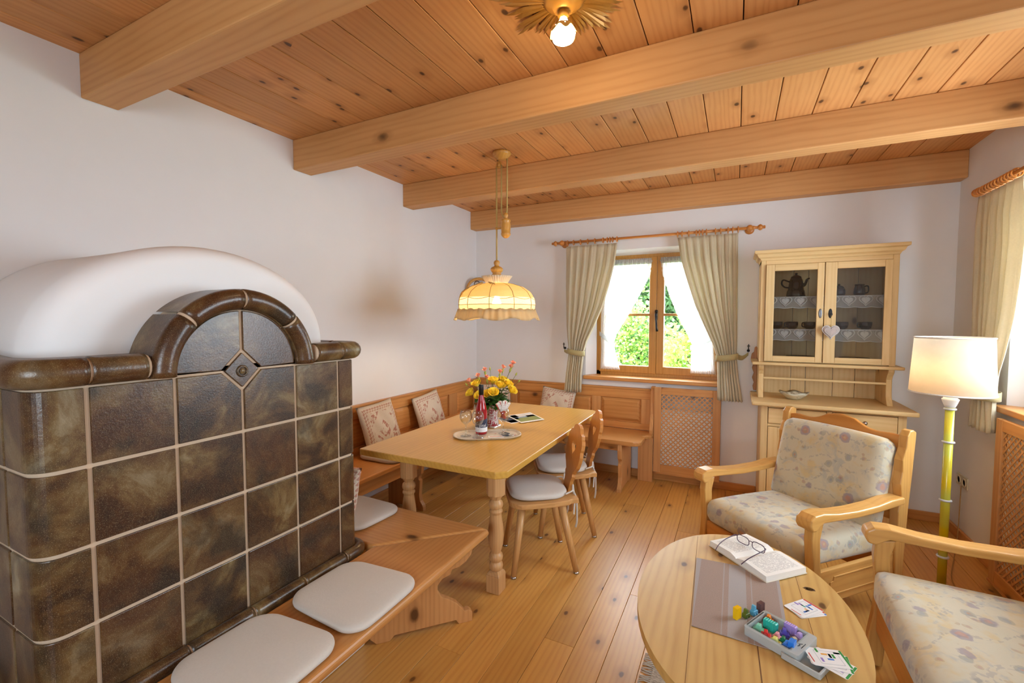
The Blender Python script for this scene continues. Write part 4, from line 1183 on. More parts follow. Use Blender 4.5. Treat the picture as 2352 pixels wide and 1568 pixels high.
m.build('tieback', BAND, c3, solid=.003)

# sheer lace panels on the two sashes
def lace(label, left, right, outer):
    L = thing('lace_curtain', label, 'lace curtain', (1.6 if outer < 0 else 2.2, .09, 1.0), 0, 'sheer lace curtains on the far window')
    m = MB()
    def fn(u, v):
        z = 2.045 + (.985 - 2.045) * v; a, b = interp(left, -z), interp(right, -z)
        f = sin(2 * PI * 11 * u + .7 * sin(6 * v)) + .4 * sin(2 * PI * 23 * u)
        edge = .006 * abs(sin(2 * PI * 18 * v)) * (u > .97 if outer < 0 else u < .03) * (1 if outer < 0 else -1)
        return (a + (b - a) * u + edge, .092 + .006 * f, z + .012 * abs(sin(2 * PI * 9 * u)) * (v > .985))
    m.grid(fn, 110, 60, 0); m.build('sheer_fabric', LACE, L)
    h = MB(); a, b = interp(left, -2.045), interp(right, -2.045)
    h.grid(lambda u, v: (a + (b - a) * u, .090 + .005 * sin(2 * PI * 26 * u), 2.055 - .05 * v + .006 * abs(sin(2 * PI * 18 * u)) * (v < .5)), 110, 2, 0); h.build('gathered_header', lace_mat('lace_header', (.80, .80, .80), .12, 90), L, solid=.002)
    h = MB(); h.tube([(a - .01, .094, 2.03), (b + .01, .094, 2.03)], .004, 8); h.build('wire_rod', METAL, L)
    t = MB()
    x0, x1 = interp(left, -1.27) - .012, interp(right, -1.27) + .012
    (z0, z1) = (1.345, 1.225) if outer < 0 else (1.225, 1.325)
    t.grid(lambda u, v: (x0 + (x1 - x0) * u, .076, z0 + (z1 - z0) * u + (v - .5) * .042 + .003 * abs(sin(60 * u)) * (1 if v > .5 else -1)), 20, 2, 0); t.build('lace_tieback', lace_mat('lace_band', (.74, .74, .74), .15, 120), L, solid=.002)
lace('sheer white lace curtain tied back at the left window sash', neg([(2.045, 1.40), (1.6, 1.385), (1.3, 1.385), (1.2, 1.39), (.985, 1.385)]), neg([(2.045, 1.862), (1.9, 1.845), (1.7, 1.745), (1.5, 1.635), (1.35, 1.545), (1.25, 1.51), (1.15, 1.535), (.985, 1.575)]), -1)
lace('sheer white lace curtain tied back at the right window sash', neg([(2.045, 1.945), (1.9, 1.965), (1.7, 2.03), (1.5, 2.11), (1.35, 2.19), (1.25, 2.235), (1.15, 2.225), (.985, 2.225)]), neg([(2.045, 2.40), (1.5, 2.415), (1.25, 2.405), (.985, 2.43)]), 1)

# ================================================================== HUTCH
hu = thing('hutch', 'pale pine hutch with two glazed doors above an open shelf and cupboard', 'cabinet', (3.17, -.25, 0))
BX0, BX1, BY = 2.762, 3.605, -.485
CT = .88
m = MB()
m.box(BX0, BX0 + .02, BY + .02, -.005, 0, CT - .03, 1); m.box(BX1 - .02, BX1, BY + .02, -.005, 0, CT - .03, 1); m.box(BX0 + .02, BX1 - .02, -.02, -.005, .06, CT - .03, 1)
m.box(BX0 + .02, BX1 - .02, BY + .02, -.02, .06, .08, 0)
m.box(BX0, BX0 + .045, BY, BY + .022, 0, CT - .03, 1); m.box(BX1 - .045, BX1, BY, BY + .022, 0, CT - .03, 1); mx_ = (BX0 + BX1) / 2
m.box(mx_ - .016, mx_ + .016, BY, BY + .022, .06, CT - .03, 1); m.box(BX0 + .045, BX1 - .045, BY, BY + .022, CT - .045, CT - .03, 0); m.box(BX0 + .045, BX1 - .045, BY + .001, BY + .022, .695, .715, 0); m.box(BX0 + .045, BX1 - .045, BY, BY + .022, .0, .075, 0)
m.build('base_carcass', [W_HUTX, W_HUTZ], hu, bevel=.003)
MB().prism([(2.70, -.54), (3.655, -.54), (3.655, -.0), (2.70, -.0)], 'z', CT - .03, CT, 0, .2).build('worktop', W_HUTX, hu, bevel=.008, seg=3)
for (a, b) in ((BX0 + .048, mx_ - .019), (mx_ + .019, BX1 - .048)):
    d = MB().box(a, b, BY - .004, BY + .016, .718, CT - .048, 0).build('drawer', W_HUTX, hu, bevel=.004)
    k = MB(); k.lathe([(.006, 0), (.006, .012), (.013, .018), (.014, .026), (.0, .031)], 14, (0, 0, 0), 0, None, Tr((a + b) / 2, BY - .004, .78) @ Rx(PI / 2)); k.build('knob', METAL, d, world=False)
    d = MB(); d.box(a, a + .06, BY - .002, BY + .016, .078, .692, 1); d.box(b - .06, b, BY - .002, BY + .016, .078, .692, 1); d.box(a + .06, b - .06, BY - .002, BY + .016, .078, .15, 0); d.box(a + .06, b - .06, BY - .002, BY + .016, .63, .692, 0); d.box(a + .06, b - .06, BY + .006, BY + .012, .15, .63, 1)
    d = d.build('door', [W_HUTX, W_HUTZ], hu, bevel=.003)
    k = MB(); e = b - .03 if a < 3.1 else a + .03; k.lathe([(.006, 0), (.006, .012), (.013, .018), (.014, .026), (.0, .031)], 14, (0, 0, 0), 0, None, Tr(e, BY - .002, .40) @ Rx(PI / 2)); k.build('knob', METAL, d, world=False)
# open niche: boarded back, shaped side brackets, plate rail
NX0, NX1, UY = 2.745, 3.572, -.33
m = MB()
xs = [NX0 + .01, 2.99, 3.09, 3.27, 3.41, NX1 - .01]
for a, b in zip(xs, xs[1:]): m.box(a, b - .003, -.018, -.002, CT, 1.95, 0)
m.build('back_boards', W_HUTZ, hu, bevel=.002)
for (sx, xx) in ((0, NX0 + .002), (1, NX1 - .037)):
    br = [(-.002, CT), (-.002, 1.135), (-.33, 1.135), (-.33, 1.115), (-.318, 1.10), (-.30, 1.085), (-.285, 1.06), (-.285, .98), (-.29, .94), (-.315, .90), (-.33, CT)]
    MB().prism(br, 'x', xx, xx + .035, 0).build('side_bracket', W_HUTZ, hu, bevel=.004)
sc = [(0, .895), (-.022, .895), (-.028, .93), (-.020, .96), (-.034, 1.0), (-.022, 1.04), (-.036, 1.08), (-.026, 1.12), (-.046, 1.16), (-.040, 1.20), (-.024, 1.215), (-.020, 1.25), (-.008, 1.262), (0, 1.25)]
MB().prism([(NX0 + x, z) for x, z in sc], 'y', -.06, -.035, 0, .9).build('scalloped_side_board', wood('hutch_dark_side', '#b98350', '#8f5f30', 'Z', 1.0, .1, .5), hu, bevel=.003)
MB().box(NX0 + .035, NX1 - .035, -.285, -.265, 1.022, 1.038, 0).build('plate_rail', W_HUTX, hu, bevel=.003)
MB().prism([(2.70, -.372), (3.615, -.372), (3.615, 0), (2.70, 0)], 'z', 1.136, 1.158, 0, .7).build('ledge', W_HUTX, hu, bevel=.006, seg=3)
# glazed upper cupboard
UZ0, UZ1 = 1.158, 1.93
m = MB()
m.box(NX0, NX0 + .018, UY + .02, -.002, UZ0, UZ1, 1); m.box(NX1 - .018, NX1, UY + .02, -.002, UZ0, UZ1, 1); m.box(NX0, NX1, UY + .02, -.002, UZ1 - .02, UZ1, 0); m.box(NX0, NX1, UY + .02, -.002, UZ0, UZ0 + .012, 0)
m.box(NX0, NX0 + .032, UY, UY + .02, UZ0, UZ1, 1); m.box(NX1 - .036, NX1, UY, UY + .02, UZ0, UZ1, 1); m.box(NX0 + .032, NX1 - .036, UY, UY + .02, 1.897, UZ1, 0)
m.build('upper_carcass', [W_HUTX, W_HUTZ], hu, bevel=.003)
for z in (1.41, 1.655): MB().box(NX0 + .019, NX1 - .019, UY + .05, -.02, z - .014, z, 0).build('shelf', W_HUTX, hu, bevel=.002)
co = [(0, 1.93), (-.332, 1.93), (-.338, 1.945), (-.352, 1.955), (-.36, 1.975), (-.376, 1.983), (-.376, 2.004), (0, 2.004)]
def cornice(o):
    vs = []; n = len(co)
    for (y, z) in co[1:-1]:
        e = -(y + .33); e = max(0, e)
        vs += [(NX0 - e, 0, z), (NX0 - e, y, z), (NX1 + e, y, z), (NX1 + e, 0, z)]
    k = len(vs) // 4; fs = []
    for i in range(k - 1):
        for j in range(3): fs.append((i * 4 + j, i * 4 + j + 1, i * 4 + 5 + j, i * 4 + 4 + j))
        fs.append((i * 4 + 3, i * 4, i * 4 + 4, i * 4 + 7))
    fs.append((0, 1, 2, 3)); b = (k - 1) * 4; fs.append((b + 3, b + 2, b + 1, b)); o.add(vs, fs, 0)
m = MB(); cornice(m); m.build('cornice', W_HUTX, hu, bevel=.002)
doors = []
for (a, b, g0, g1) in ((2.779, 3.146, 2.835, 3.104), (3.152, 3.534, 3.222, 3.492)):
    d = MB(); z0, z1, h0, h1 = 1.166, 1.895, 1.208, 1.847
    d.box(a, g0, UY - .018, UY, z0, z1, 1); d.box(g1, b, UY - .018, UY, z0, z1, 1); d.box(g0, g1, UY - .018, UY, z0, h0, 0); d.box(g0, g1, UY - .018, UY, h1, z1, 0)
    d = d.build('glazed_door', [W_HUTX, W_HUTZ], hu, bevel=.003)
    MB().box(g0 - .006, g1 + .006, UY - .010, UY - .007, h0 - .006, h1 + .006).build('door_glass', pane_mat('cabinet_glass', (.78, .79, .79), .12), d, world=False)  # glass tinted grey to put shade into the cupboard interior
    e = b - .018 if a < 3 else a + .036
    k = MB(); k.ball((e, UY - .019, 1.527), .012, 14, 8, 0, None, (1, .25, 2.9)); k.build('escutcheon', plain('pewter', (.16, .16, .17), .35, .8) if a < 3 else IRON, d, world=False)
    doors.append(d)
k = MB(); k.tube([(3.188, UY - .02, 1.52), (3.188, UY - .045, 1.52)], .003, 6); k.tube([(3.188 + .008 * cos(q * PI / 6), UY - .048, 1.52 + .010 * sin(q * PI / 6)) for q in range(12)], .002, 6, 0, True); k.build('key', IRON, doors[1], world=False)
# heart hanging from the key
hh = thing('hanging_heart', 'greyish lace heart ornament hanging from the key of the right hutch door', 'ornament', (3.188, UY - .05, 1.39))
k = MB(); hp = heart(.105, .10, 0, 0, 36); nh = len(hp)
vs = []; 
for (s, y) in ((.0, -.016), (.55, -.015), (.85, -.011), (1.0, 0), (.85, .011), (0, .015)):
    vs += [(x * s, y, z * s) for x, z in hp]
fs = [(j * nh + i, j * nh + (i + 1) % nh, (j + 1) * nh + (i + 1) % nh, (j + 1) * nh + i) for j in range(5) for i in range(nh)]
k.add(vs, fs, 0, True); k.build('heart', fabric('heart_linen', '#b9ada9', 300), hh, world=False, weld=True)
k = MB(); k.tube([(x * .97, -.004, z * .97) for x, z in hp], .0032, 6, 0, True); k.tube([(x * .68, -.0145, z * .68) for x, z in hp], .0016, 6, 0, True); k.build('lace_edge', plain('heart_lace', (.62, .60, .60), .9), hh, world=False)
k = MB(); k.tube([(0, -.001, .035), (.002, 0, .08), (0, .002, .125)], .0015, 5); k.build('string', CORD_M, hh, world=False)
# lace shelf edgings with heart pattern
def edging_mat():
    t = NT('heart_lace_edging'); d = t.n('ShaderNodeBsdfDiffuse'); d.inputs[0].default_value = (.74, .73, .72, 1)
    tr = t.n('ShaderNodeBsdfTranslucent'); tr.inputs[0].default_value = (.7, .7, .7, 1); mx = t.n('ShaderNodeMixShader'); mx.inputs[0].default_value = .25
    t.l(d.outputs[0], mx.inputs[1]); t.l(tr.outputs[0], mx.inputs[2])
    cl_ = t.n('ShaderNodeBsdfTransparent'); m2 = t.n('ShaderNodeMixShader'); m2.inputs[0].default_value = .38
    t.l(mx.outputs[0], m2.inputs[1]); t.l(cl_.outputs[0], m2.inputs[2]); t.l(m2.outputs[0], t.out.inputs[0]); return t.m
EDG = edging_mat(); THR = plain('lace_thread', (.80, .79, .78), .9)
for (zt, lab) in ((1.656, 'upper white heart-lace shelf edging inside the glazed hutch'), (1.411, 'lower white heart-lace shelf edging inside the glazed hutch')):
    e = thing('lace_edging', lab, 'lace edging', (3.16, UY + .045, zt), 0, 'heart lace edgings in the hutch')
    m = MB(); x0, x1 = NX0 + .022, NX1 - .022
    m.grid(lambda u, v: (x0 + (x1 - x0) * u, UY + .046 + .0015 * sin(40 * u), zt + .001 - v * (.084 + .006 * abs(sin(PI * 8.2 * u)))), 120, 4, 0); m.build('net', EDG, e)
    m = MB(); nb = 8
    for i in range(nb):
        cx_ = x0 + (x1 - x0) * (i + .5) / nb; w_ = (x1 - x0) / nb
        hp2 = heart(w_ * .50, .050, 0, 0, 24)
        m.add([(cx_ + x, UY + .0435, zt - .040 + z) for x, z in hp2], [tuple(range(24))], 0)
        m.tube([(cx_ + x * 1.62, UY + .0435, zt - .040 + z * 1.42) for x, z in hp2], .0034, 5, 0, True)
    m.tube([(x0 + (x1 - x0) * i / 160, UY + .0435, zt - .082 - .006 * abs(sin(PI * 8.2 * i / 160))) for i in range(161)], .003, 5)
    m.tube([(x0, UY + .0435, zt - .003), (x1, UY + .0435, zt - .003)], .003, 5); m.build('heart_motif', THR, e)
# crockery
POT = plain('brown_stoneware', '#241812', .15, 0, .6, .15, 30)
def cup(label, x, y, z, group='brown cups in the hutch'):
    c = thing('cup', label, 'cup', (x, y, z), PI + .6, group)
    m = MB(); m.lathe([(0, 0), (.022, 0), (.036, .012), (.041, .035), (.040, .055), (.037, .055), (.037, .035), (.030, .012), (0, .008)], 20); m.build('bowl', POT, c, world=False)
    m = MB(); m.tube(spline([(.038, 0, .045), (.062, 0, .046), (.062, 0, .02), (.034, 0, .014)]), .0045, 8); m.build('handle', POT, c, world=False)
for x, lab in ((2.868, 'brown stoneware cup at the far left behind the left hutch door'), (2.97, 'brown stoneware cup in the middle behind the left hutch door'), (3.085, 'brown stoneware cup at the right behind the left hutch door'), (3.285, 'brown stoneware cup at the left behind the right hutch door'), (3.425, 'brown stoneware cup at the right behind the right hutch door')):
    cup(lab, x, -.19, 1.4105)
cp = thing('coffee_pot', 'tall dark brown stoneware coffee pot on the top shelf behind the left hutch door', 'coffee pot', (2.99, -.17, 1.6555))
m = MB(); m.lathe([(0, 0), (.060, 0), (.064, .01), (.058, .05), (.054, .054), (.050, .09), (.044, .13), (.034, .15), (0, .15)], 28); m.build('body', POT, cp, world=False)
m = MB(); m.lathe([(.036, .148), (.034, .158), (.015, .168), (.006, .172), (.010, .180), (.008, .186), (0, .188)], 20); m.build('lid', POT, cp, world=False)
m = MB(); m.tube(spline([(.046, 0, .085), (.062, 0, .105), (.072, 0, .135), (.088, 0, .142)]), [.012] * 6 + [.009] * 6 + [.006] * 7, 10); m.build('spout', POT, cp, world=False)
m = MB(); m.tube(spline([(-.045, 0, .12), (-.085, 0, .135), (-.095, 0, .105), (-.075, 0, .08), (-.05, 0, .075)]), .006, 8); m.build('handle', POT, cp, world=False)
def jar(label, x, y, z, k=1.0):
    c = thing('sugar_pot', label, 'pot', (x, y, z), 0, 'small brown lidded pots in the hutch')
    m = MB(); m.lathe([(0, 0), (.034 * k, 0), (.040 * k, .015), (.040 * k, .045), (.032 * k, .062), (0, .062)], 20); m.build('body', POT, c, world=False)
    m = MB(); m.lathe([(.033 * k, .0625), (.022 * k, .076), (.006, .08), (.009, .088), (0, .093)], 18); m.build('lid', POT, c, world=False)
jar('small brown lidded pot at the left on the top shelf behind the right hutch door', 3.262, -.18, 1.6555)
jg = thing('milk_jug', 'small brown jug at the right on the top shelf behind the right hutch door', 'jug', (3.385, -.18, 1.6555))
m = MB(); m.lathe([(0, 0), (.030, 0), (.036, .02), (.034, .05), (.028, .07), (.030, .085), (.027, .085), (.025, .07), (.028, .03), (0, .01)], 20); m.build('body', POT, jg, world=False)
m = MB(); m.tube(spline([(.03, 0, .07), (.05, 0, .07), (.052, 0, .03), (.034, 0, .02)]), .0045, 8); m.build('handle', POT, jg, world=False)
def plates(label, x, y, z, n, mat):
    for i in range(n):
        m = MB(); m.lathe([(0, 0), (.055, 0), (.09, .012), (.095, .016), (.093, .018), (.055, .005), (0, .004)], 28); o = m.build('plate', mat); o.location = (x, y, z + i * .0065); tag(o, label[i], 'plate', 'brown plates in the hutch')
plates(['bottom brown plate of the pile behind the left hutch door', 'middle brown plate of the pile behind the left hutch door', 'top brown plate of the pile behind the left hutch door'], 3.03, -.17, UZ0 + .0125, 3, plain('plate_brown', '#5a2c1a', .2, 0, .5))
plates(['bottom brown plate of the pile behind the right hutch door', 'middle brown plate of the pile behind the right hutch door', 'top brown plate of the pile behind the right hutch door'], 3.37, -.17, UZ0 + .0125, 3, plain('plate_brown', '#5a2c1a', .2, 0, .5))
# bowl on the worktop
m = MB()
def bowl(u, v):
    a = 2 * PI * u; r = [.028, .04, .058, .080, .098][int(round(v * 8)) if v <= .5 else 4 - (int(round(v * 8)) - 4)]; zz = [0, .004, .016, .036, .054][int(round(v * 8)) if v <= .5 else 4 - (int(round(v * 8)) - 4)]
    if v > .5: zz += .004; r -= .002
    k = 1 + .05 * sin(5 * a) * (zz / .06)
    return (r * k * cos(a), r * .85 * k * sin(a), zz + .008 * sin(5 * a + .5) * (zz / .06) ** 2)
m.grid(bowl, 40, 8, 0, True, True, None, True)
def bowl_mat():
    t = NT('cream_ceramic'); v = t.coords(); n = t.noise(v, 22, 3); col = t.mix(t.ramp(n, [(.60, 0.0), (.68, .7)]), '#cdc6ae', '#7c7258'); t.bsdf(col, .25, 0, .5); return t.m
o = m.build('bowl', bowl_mat()); o.location = (2.985, -.31, CT + .0005); tag(o, 'wavy-rimmed cream ceramic bowl on the hutch worktop', 'bowl')

# ================================================================== ARMCHAIR AND SOFA
def floral_mat():
    t = NT('faded_floral_fabric'); v = t.coords()
    base = t.mix(t.noise(v, 7, 3), '#cbc3ac', '#bdb79f')
    base = t.mix(t.ramp(t.noise(v, 11, 3, .6), [(.50, 0.0), (.64, .55)]), base, '#c9ad6e')
    base = t.mix(t.ramp(t.noise(t.coords(loc=(4, 1, 2)), 13, 3, .6, .8), [(.54, 0.0), (.64, .45)]), base, '#96a0a6')
    def motif(loc, scale, size, pick, c1, c2, c3, k=.75):
        nonlocal base
        w = t.n('ShaderNodeVectorMath', operation='ADD'); vv = t.coords(loc=loc)
        nz = t.n('ShaderNodeTexNoise'); t.l(vv, nz.inputs['Vector']); nz.inputs['Scale'].default_value = 38
        sc_ = t.n('ShaderNodeVectorMath', operation='SCALE'); t.l(nz.outputs['Color'], sc_.inputs[0]); sc_.inputs['Scale'].default_value = .020
        t.l(vv, w.inputs[0]); t.l(sc_.outputs[0], w.inputs[1])
        vo = t.n('ShaderNodeTexVoronoi'); t.l(w.outputs[0], vo.inputs['Vector']); vo.inputs['Scale'].default_value = scale
        sp = t.n('ShaderNodeSeparateColor'); t.l(vo.outputs['Color'], sp.inputs[0])
        on = t.math('GREATER_THAN', sp.outputs[0], pick)
        m = t.math('MULTIPLY', t.ramp(vo.outputs['Distance'], [(size, 1.0), (size * 1.15, 0.0)]), on)
        pet = t.ramp(vo.outputs['Distance'], [(0.0, c3), (size * .28, c3), (size * .36, c1), (size * .62, c1), (size * .74, c2), (size, c2)])
        base = t.mix(t.math('MULTIPLY', m, k), base, pet)
    motif((0, 0, 0), 9.5, .27, .40, '#a8645a', '#83748a', '#b98a52', .62)
    motif((2.3, 1.1, .4), 13, .25, .50, '#6f7d92', '#8f8f86', '#a25f56', .55)
    motif((5.1, .3, 3.2), 22, .24, .60, '#9c5f60', '#a98f6a', '#7a6a86', .45)
    # thin scrolling lines
    wv = t.n('ShaderNodeTexWave', wave_type='RINGS', rings_direction='SPHERICAL'); t.l(t.coords(scale=(1, 1, 1)), wv.inputs['Vector'])
    wv.inputs['Scale'].default_value = 3.6; wv.inputs['Distortion'].default_value = 9; wv.inputs['Detail'].default_value = 1; wv.inputs['Detail Scale'].default_value = 1.6
    ln = t.math('MULTIPLY', t.ramp(wv.outputs['Fac'], [(.90, 0.0), (.96, 1.0)]), t.ramp(t.noise(v, 60, 1), [(.5, 0.0), (.55, 1.0)]))
    base = t.mix(t.math('MULTIPLY', ln, .35), base, '#7c7b86')
    b = t.bsdf(base, .75, 0, .3); b.inputs['Sheen Weight'].default_value = .3
    t.bump(b, t.noise(v, 260, 2), .12, .002)
    return t.m
FLORAL = floral_mat()
def block_cushion(mb, x0, x1, y0, y1, z0, z1, r=.05, dome=.02, M=None):
    """boxy upholstery block with soft rounded edges"""
    cx, cy_, cz_ = (x0 + x1) / 2, (y0 + y1) / 2, (z0 + z1) / 2
    hx, hy, hz = (x1 - x0) / 2, (y1 - y0) / 2, (z1 - z0) / 2
    n = 14
    def face(ax, sg):
        def fn(u, v):
            a, b = 2 * u - 1, 2 * v - 1
            p = [0, 0, 0]; p[ax] = sg; o_ = [i for i in range(3) if i != ax]; p[o_[0]] = a; p[o_[1]] = b
            q = Vector((p[0] * hx, p[1] * hy, p[2] * hz))
            rr = min(r, hx, hy, hz)
            c = Vector((max(-hx + rr, min(hx - rr, q.x)), max(-hy + rr, min(hy - rr, q.y)), max(-hz + rr, min(hz - rr, q.z))))
            d = q - c
            if d.length > 1e-9: q = c + d.normalized() * rr
            k = (1 - (q.x / hx) ** 2) * (1 - (q.y / hy) ** 2)
            q.z += (1 if q.z > 0 else -.2) * dome * max(0, k) ** .7
            q.y += (1 if q.y > 0 else -1) * dome * .6 * max(0, (1 - (q.x / hx) ** 2) * (1 - (q.z / hz) ** 2)) * (abs(q.y) > hy * .7)
            q += Vector((cx, cy_, cz_))
            return M @ q if M else q
        return fn
    for ax in range(3):
        for sg in (-1, 1): mb.grid(face(ax, sg), n, n, 0)
def make_seat(name, label, cat, W, loc, rot, seats=1, near_arm=True):
    """front faces local -Y; W = distance between arm centres"""
    r = thing(name, label, cat, loc, rot)
    h = W / 2
    for sx in (-1, 1):
        if sx > 0 and not near_arm: pass
        # armrest with rolled front
        prof = [(.30, .565), (.30, .600), (.20, .600), (.10, .588), (-.05, .585), (-.18, .592), (-.28, .606), (-.335, .603), (-.362, .585), (-.366, .556), (-.352, .532), (-.325, .528), (-.305, .545), (-.28, .560), (-.18, .556), (-.05, .550), (.10, .553)]
        MB().prism([(y, z) for y, z in prof], 'x', sx * h - .039, sx * h + .039, 0, .5, None).build('armrest', W_ARM, r, bevel=.009, seg=3, world=False)
        # front post, curved
        fp = [(-.335, .0), (-.285, 0), (-.278, .10), (-.262, .22), (-.262, .30), (-.272, .40), (-.275, .48), (-.255, .556), (-.325, .540), (-.330, .48), (-.322, .40), (-.316, .32), (-.322, .24), (-.338, .12)]
        MB().prism(fp, 'x', sx * h - .021, sx * h + .021, 0, .6).build('front_leg', W_ARMZ, r, bevel=.005, world=False)
        # back stile running from floor to wavy top
        st = [(.315, 0), (.285, .0), (.275, .2), (.268, .35), (.285, .45), (.285, .52), (.305, .60), (.292, .66), (.306, .72), (.302, .78), (.328, .84), (.334, .90), (.352, .925), (.378, .928), (.402, .915), (.40, .88), (.385, .72), (.362, .52), (.345, .3), (.335, .12), (.34, 0)]
        MB().prism(st, 'x', sx * (h - .002) - .021, sx * (h - .002) + .021, 0, .4).build('back_stile', W_ARMZ, r, bevel=.005, world=False)
        # side rail with routed field
        q = MB(); q.box(sx * h - .011, sx * h + .011, -.265, .285, .155, .315, 0, .3)
        f = MB(); pts = rrect(.40, .095, .018, 4, .01, .235)
        pts = [(y, z) for y, z in pts]
        o = q.build('side_rail', W_ARM, r, bevel=.004, world=False)
        fld = [(.01 - .20, .235 - .02), (.01 - .18, .235 - .025), (.01 - .175, .235 - .045), (.01 + .175, .235 - .045), (.01 + .18, .235 - .025), (.01 + .20, .235 - .02), (.01 + .20, .235 + .02), (.01 + .18, .235 + .025), (.01 + .175, .235 + .045), (.01 - .175, .235 + .045), (.01 - .18, .235 + .025), (.01 - .20, .235 + .02)]
        inn = [(.01 + (y - .01) * .95, .235 + (z - .235) * .84) for y, z in fld]
        f = MB(); f.plate(fld, [inn], 'x', sx * (h + .010), sx * (h + .015)); f.build('carved_field', W_ARM, o, bevel=.002, world=False)
    MB().box(-h + .02, h - .02, -.312, -.288, .150, .30, 0, .5).build('front_rail', W_ARMX, r, bevel=.005, world=False)
    MB().box(-h + .02, h - .02, .262, .284, .155, .30, 0, .5).build('back_rail', W_ARMX, r, bevel=.005, world=False)
    # wavy crest rail
    n = 24; top = []; 
    for i in range(n + 1):
        u = i / n; x = -h + .02 + (2 * h - .04) * u; c = abs(2 * u - 1)
        z = .945 - .075 * (c ** 1.2) + .018 * cos(c * PI * 2.0) * (c > .25) - (.018 * cos(.25 * 2 * PI) if c <= .25 else 0)
        top.append((x, z))
    MB().prism(top + [(h - .02, .80), (-h + .02, .80)], 'y', .352, .374, 0, .5).build('crest_rail', W_ARMX, r, bevel=.004, world=False)
    MB().box(-h + .02, h - .02, .335, .352, .45, .52, 0, .5).build('lower_back_rail', W_ARMX, r, bevel=.004, world=False)
    iw = (2 * h - .05)
    for i in range(seats):
        a = -h + .025 + iw * i / seats; b = a + iw / seats
        m = MB(); block_cushion(m, a + .002, b - .002, -.355, .235, .295, .435, .055, .018, Tr(0, 0, .0) @ Rx(math.radians(-1.5))); m.build('seat_cushion', FLORAL, r, world=False, weld=True)
        m = MB(); block_cushion(m, a + .004, b - .004, -.06, .06, .0, .485, .05, .012, Tr(0, .205, .395) @ Rx(math.radians(-14))); m.build('back_cushion', FLORAL, r, world=False, weld=True)
    return r
make_seat('armchair', 'oak-framed armchair in faded floral fabric facing the oval coffee table, in front of the hutch', 'armchair', .645, (2.886, -1.414, 0), math.radians(-43))
make_seat('sofa', 'oak-framed seat in pale floral fabric at the lower right photo edge beside the coffee table', 'sofa', 1.36, (3.455, -2.585, .0085), math.radians(-90), 1)

# ================================================================== COFFEE TABLE
CTX, CTY, CTZ = 2.622, -2.60, .52
ct = thing('coffee_table', 'oval worn pine coffee table with a knot hole in front of the armchairs', 'table', (CTX, CTY, 0))
def ell(ax, ay, n=72, e=2.0):
    o = []
    for i in range(n):
        a = 2 * PI * i / n; c, s = cos(a), sin(a)
        o.append((math.copysign(abs(c) ** (2 / e), c) * ax, math.copysign(abs(s) ** (2 / e), s) * ay))
    return o
M = Tr(CTX, CTY, 0) @ Rz(math.radians(2))
hole = [(.222 + .013 * cos(2 * PI * i / 14) * (1 + .2 * sin(3 * i)), .197 + .0085 * sin(2 * PI * i / 14)) for i in range(14)]
m = MB(); 
m.plate(ell(.336, .522), [hole], 'z', CTZ - .03, CTZ, 0, .37, M)
m.build('tabletop', W_COFFEE, ct, bevel=.007, seg=3)
m = MB()
for xx in (-.155, .03, .19):   # board joints
    L = .522 * math.sqrt(max(0, 1 - (xx / .336) ** 2)) - .012
    m.box(xx - .0007, xx + .0007, -L, L, CTZ - .002, CTZ + .0003, 0, 0, M)
m.box(.0293, .0325, -.47, -.10, CTZ - .004, CTZ + .0005, 0, 0, M)
m.build('board_joint', plain('joint_dark', '#6e4820', .8), ct)
m = MB(M); m.plate([(.222 + (x - .222) * 1.35, .197 + (y - .197) * 1.35) for x, y in hole], [hole], 'z', CTZ - .031, CTZ + .0004); m.build('knot_ring', plain('dark_knot', '#4a2c16', .6), ct)
m = MB(); m.plate(ell(.25, .40), [ell(.23, .38)], 'z', CTZ - .095, CTZ - .031, 0, .2, M); m.build('apron', W_COFFEE, ct, bevel=.003)
for sx in (-1, 1):
    for sy in (-1, 1):
        m = MB(M @ Tr(sx * .165, sy * .275, 0)); m.lathe([(.020, .0085), (.024, .06), (.018, .09), (.028, .14), (.030, .22), (.022, .33), (.030, .36), (.030, CTZ - .031)], 18); m.build('leg', W_TLEG, ct)
# woven mat
def mat_fabric():
    t = NT('woven_mat'); v = t.coords()
    sx = t.n('ShaderNodeSeparateXYZ'); t.l(v, sx.inputs[0])
    n = t.noise(v, 420, 2); col = t.mix(n, '#86746c', '#b3a197')
    ax = t.math('ABSOLUTE', sx.outputs[0])
    st = t.math('LESS_THAN', ax, .028)
    col = t.mix(t.math('MULTIPLY', st, .6), col, '#a9abae')
    l1 = t.math('LESS_THAN', t.math('ABSOLUTE', t.math('SUBTRACT', ax, .045)), .0018)
    ed = t.math('GREATER_THAN', ax, .128)
    col = t.mix(t.math('MULTIPLY', t.math('MAXIMUM', l1, ed), .5), col, '#a9abae')
    b = t.bsdf(col, .95, 0, .1); t.bump(b, n, .3, .002); return t.m
mc = [(2.461, -2.355), (2.478, -2.792), (2.745, -2.80), (2.745, -2.335)]
cx_, cy_ = sum(p[0] for p in mc) / 4, sum(p[1] for p in mc) / 4
o = MB().prism([(x - cx_, y - cy_) for x, y in mc], 'z', 0, .0022, 0).build('table_mat', mat_fabric(), bevel=.0006); o.location = (cx_, cy_, CTZ + .0008)
tag(o, 'brownish-grey woven table mat with a pale centre stripe on the coffee table', 'table mat')
# open book
bk = thing('book', 'open paperback book lying face up on the coffee table', 'book', (2.672, -2.258, CTZ + .003), math.radians(-45))
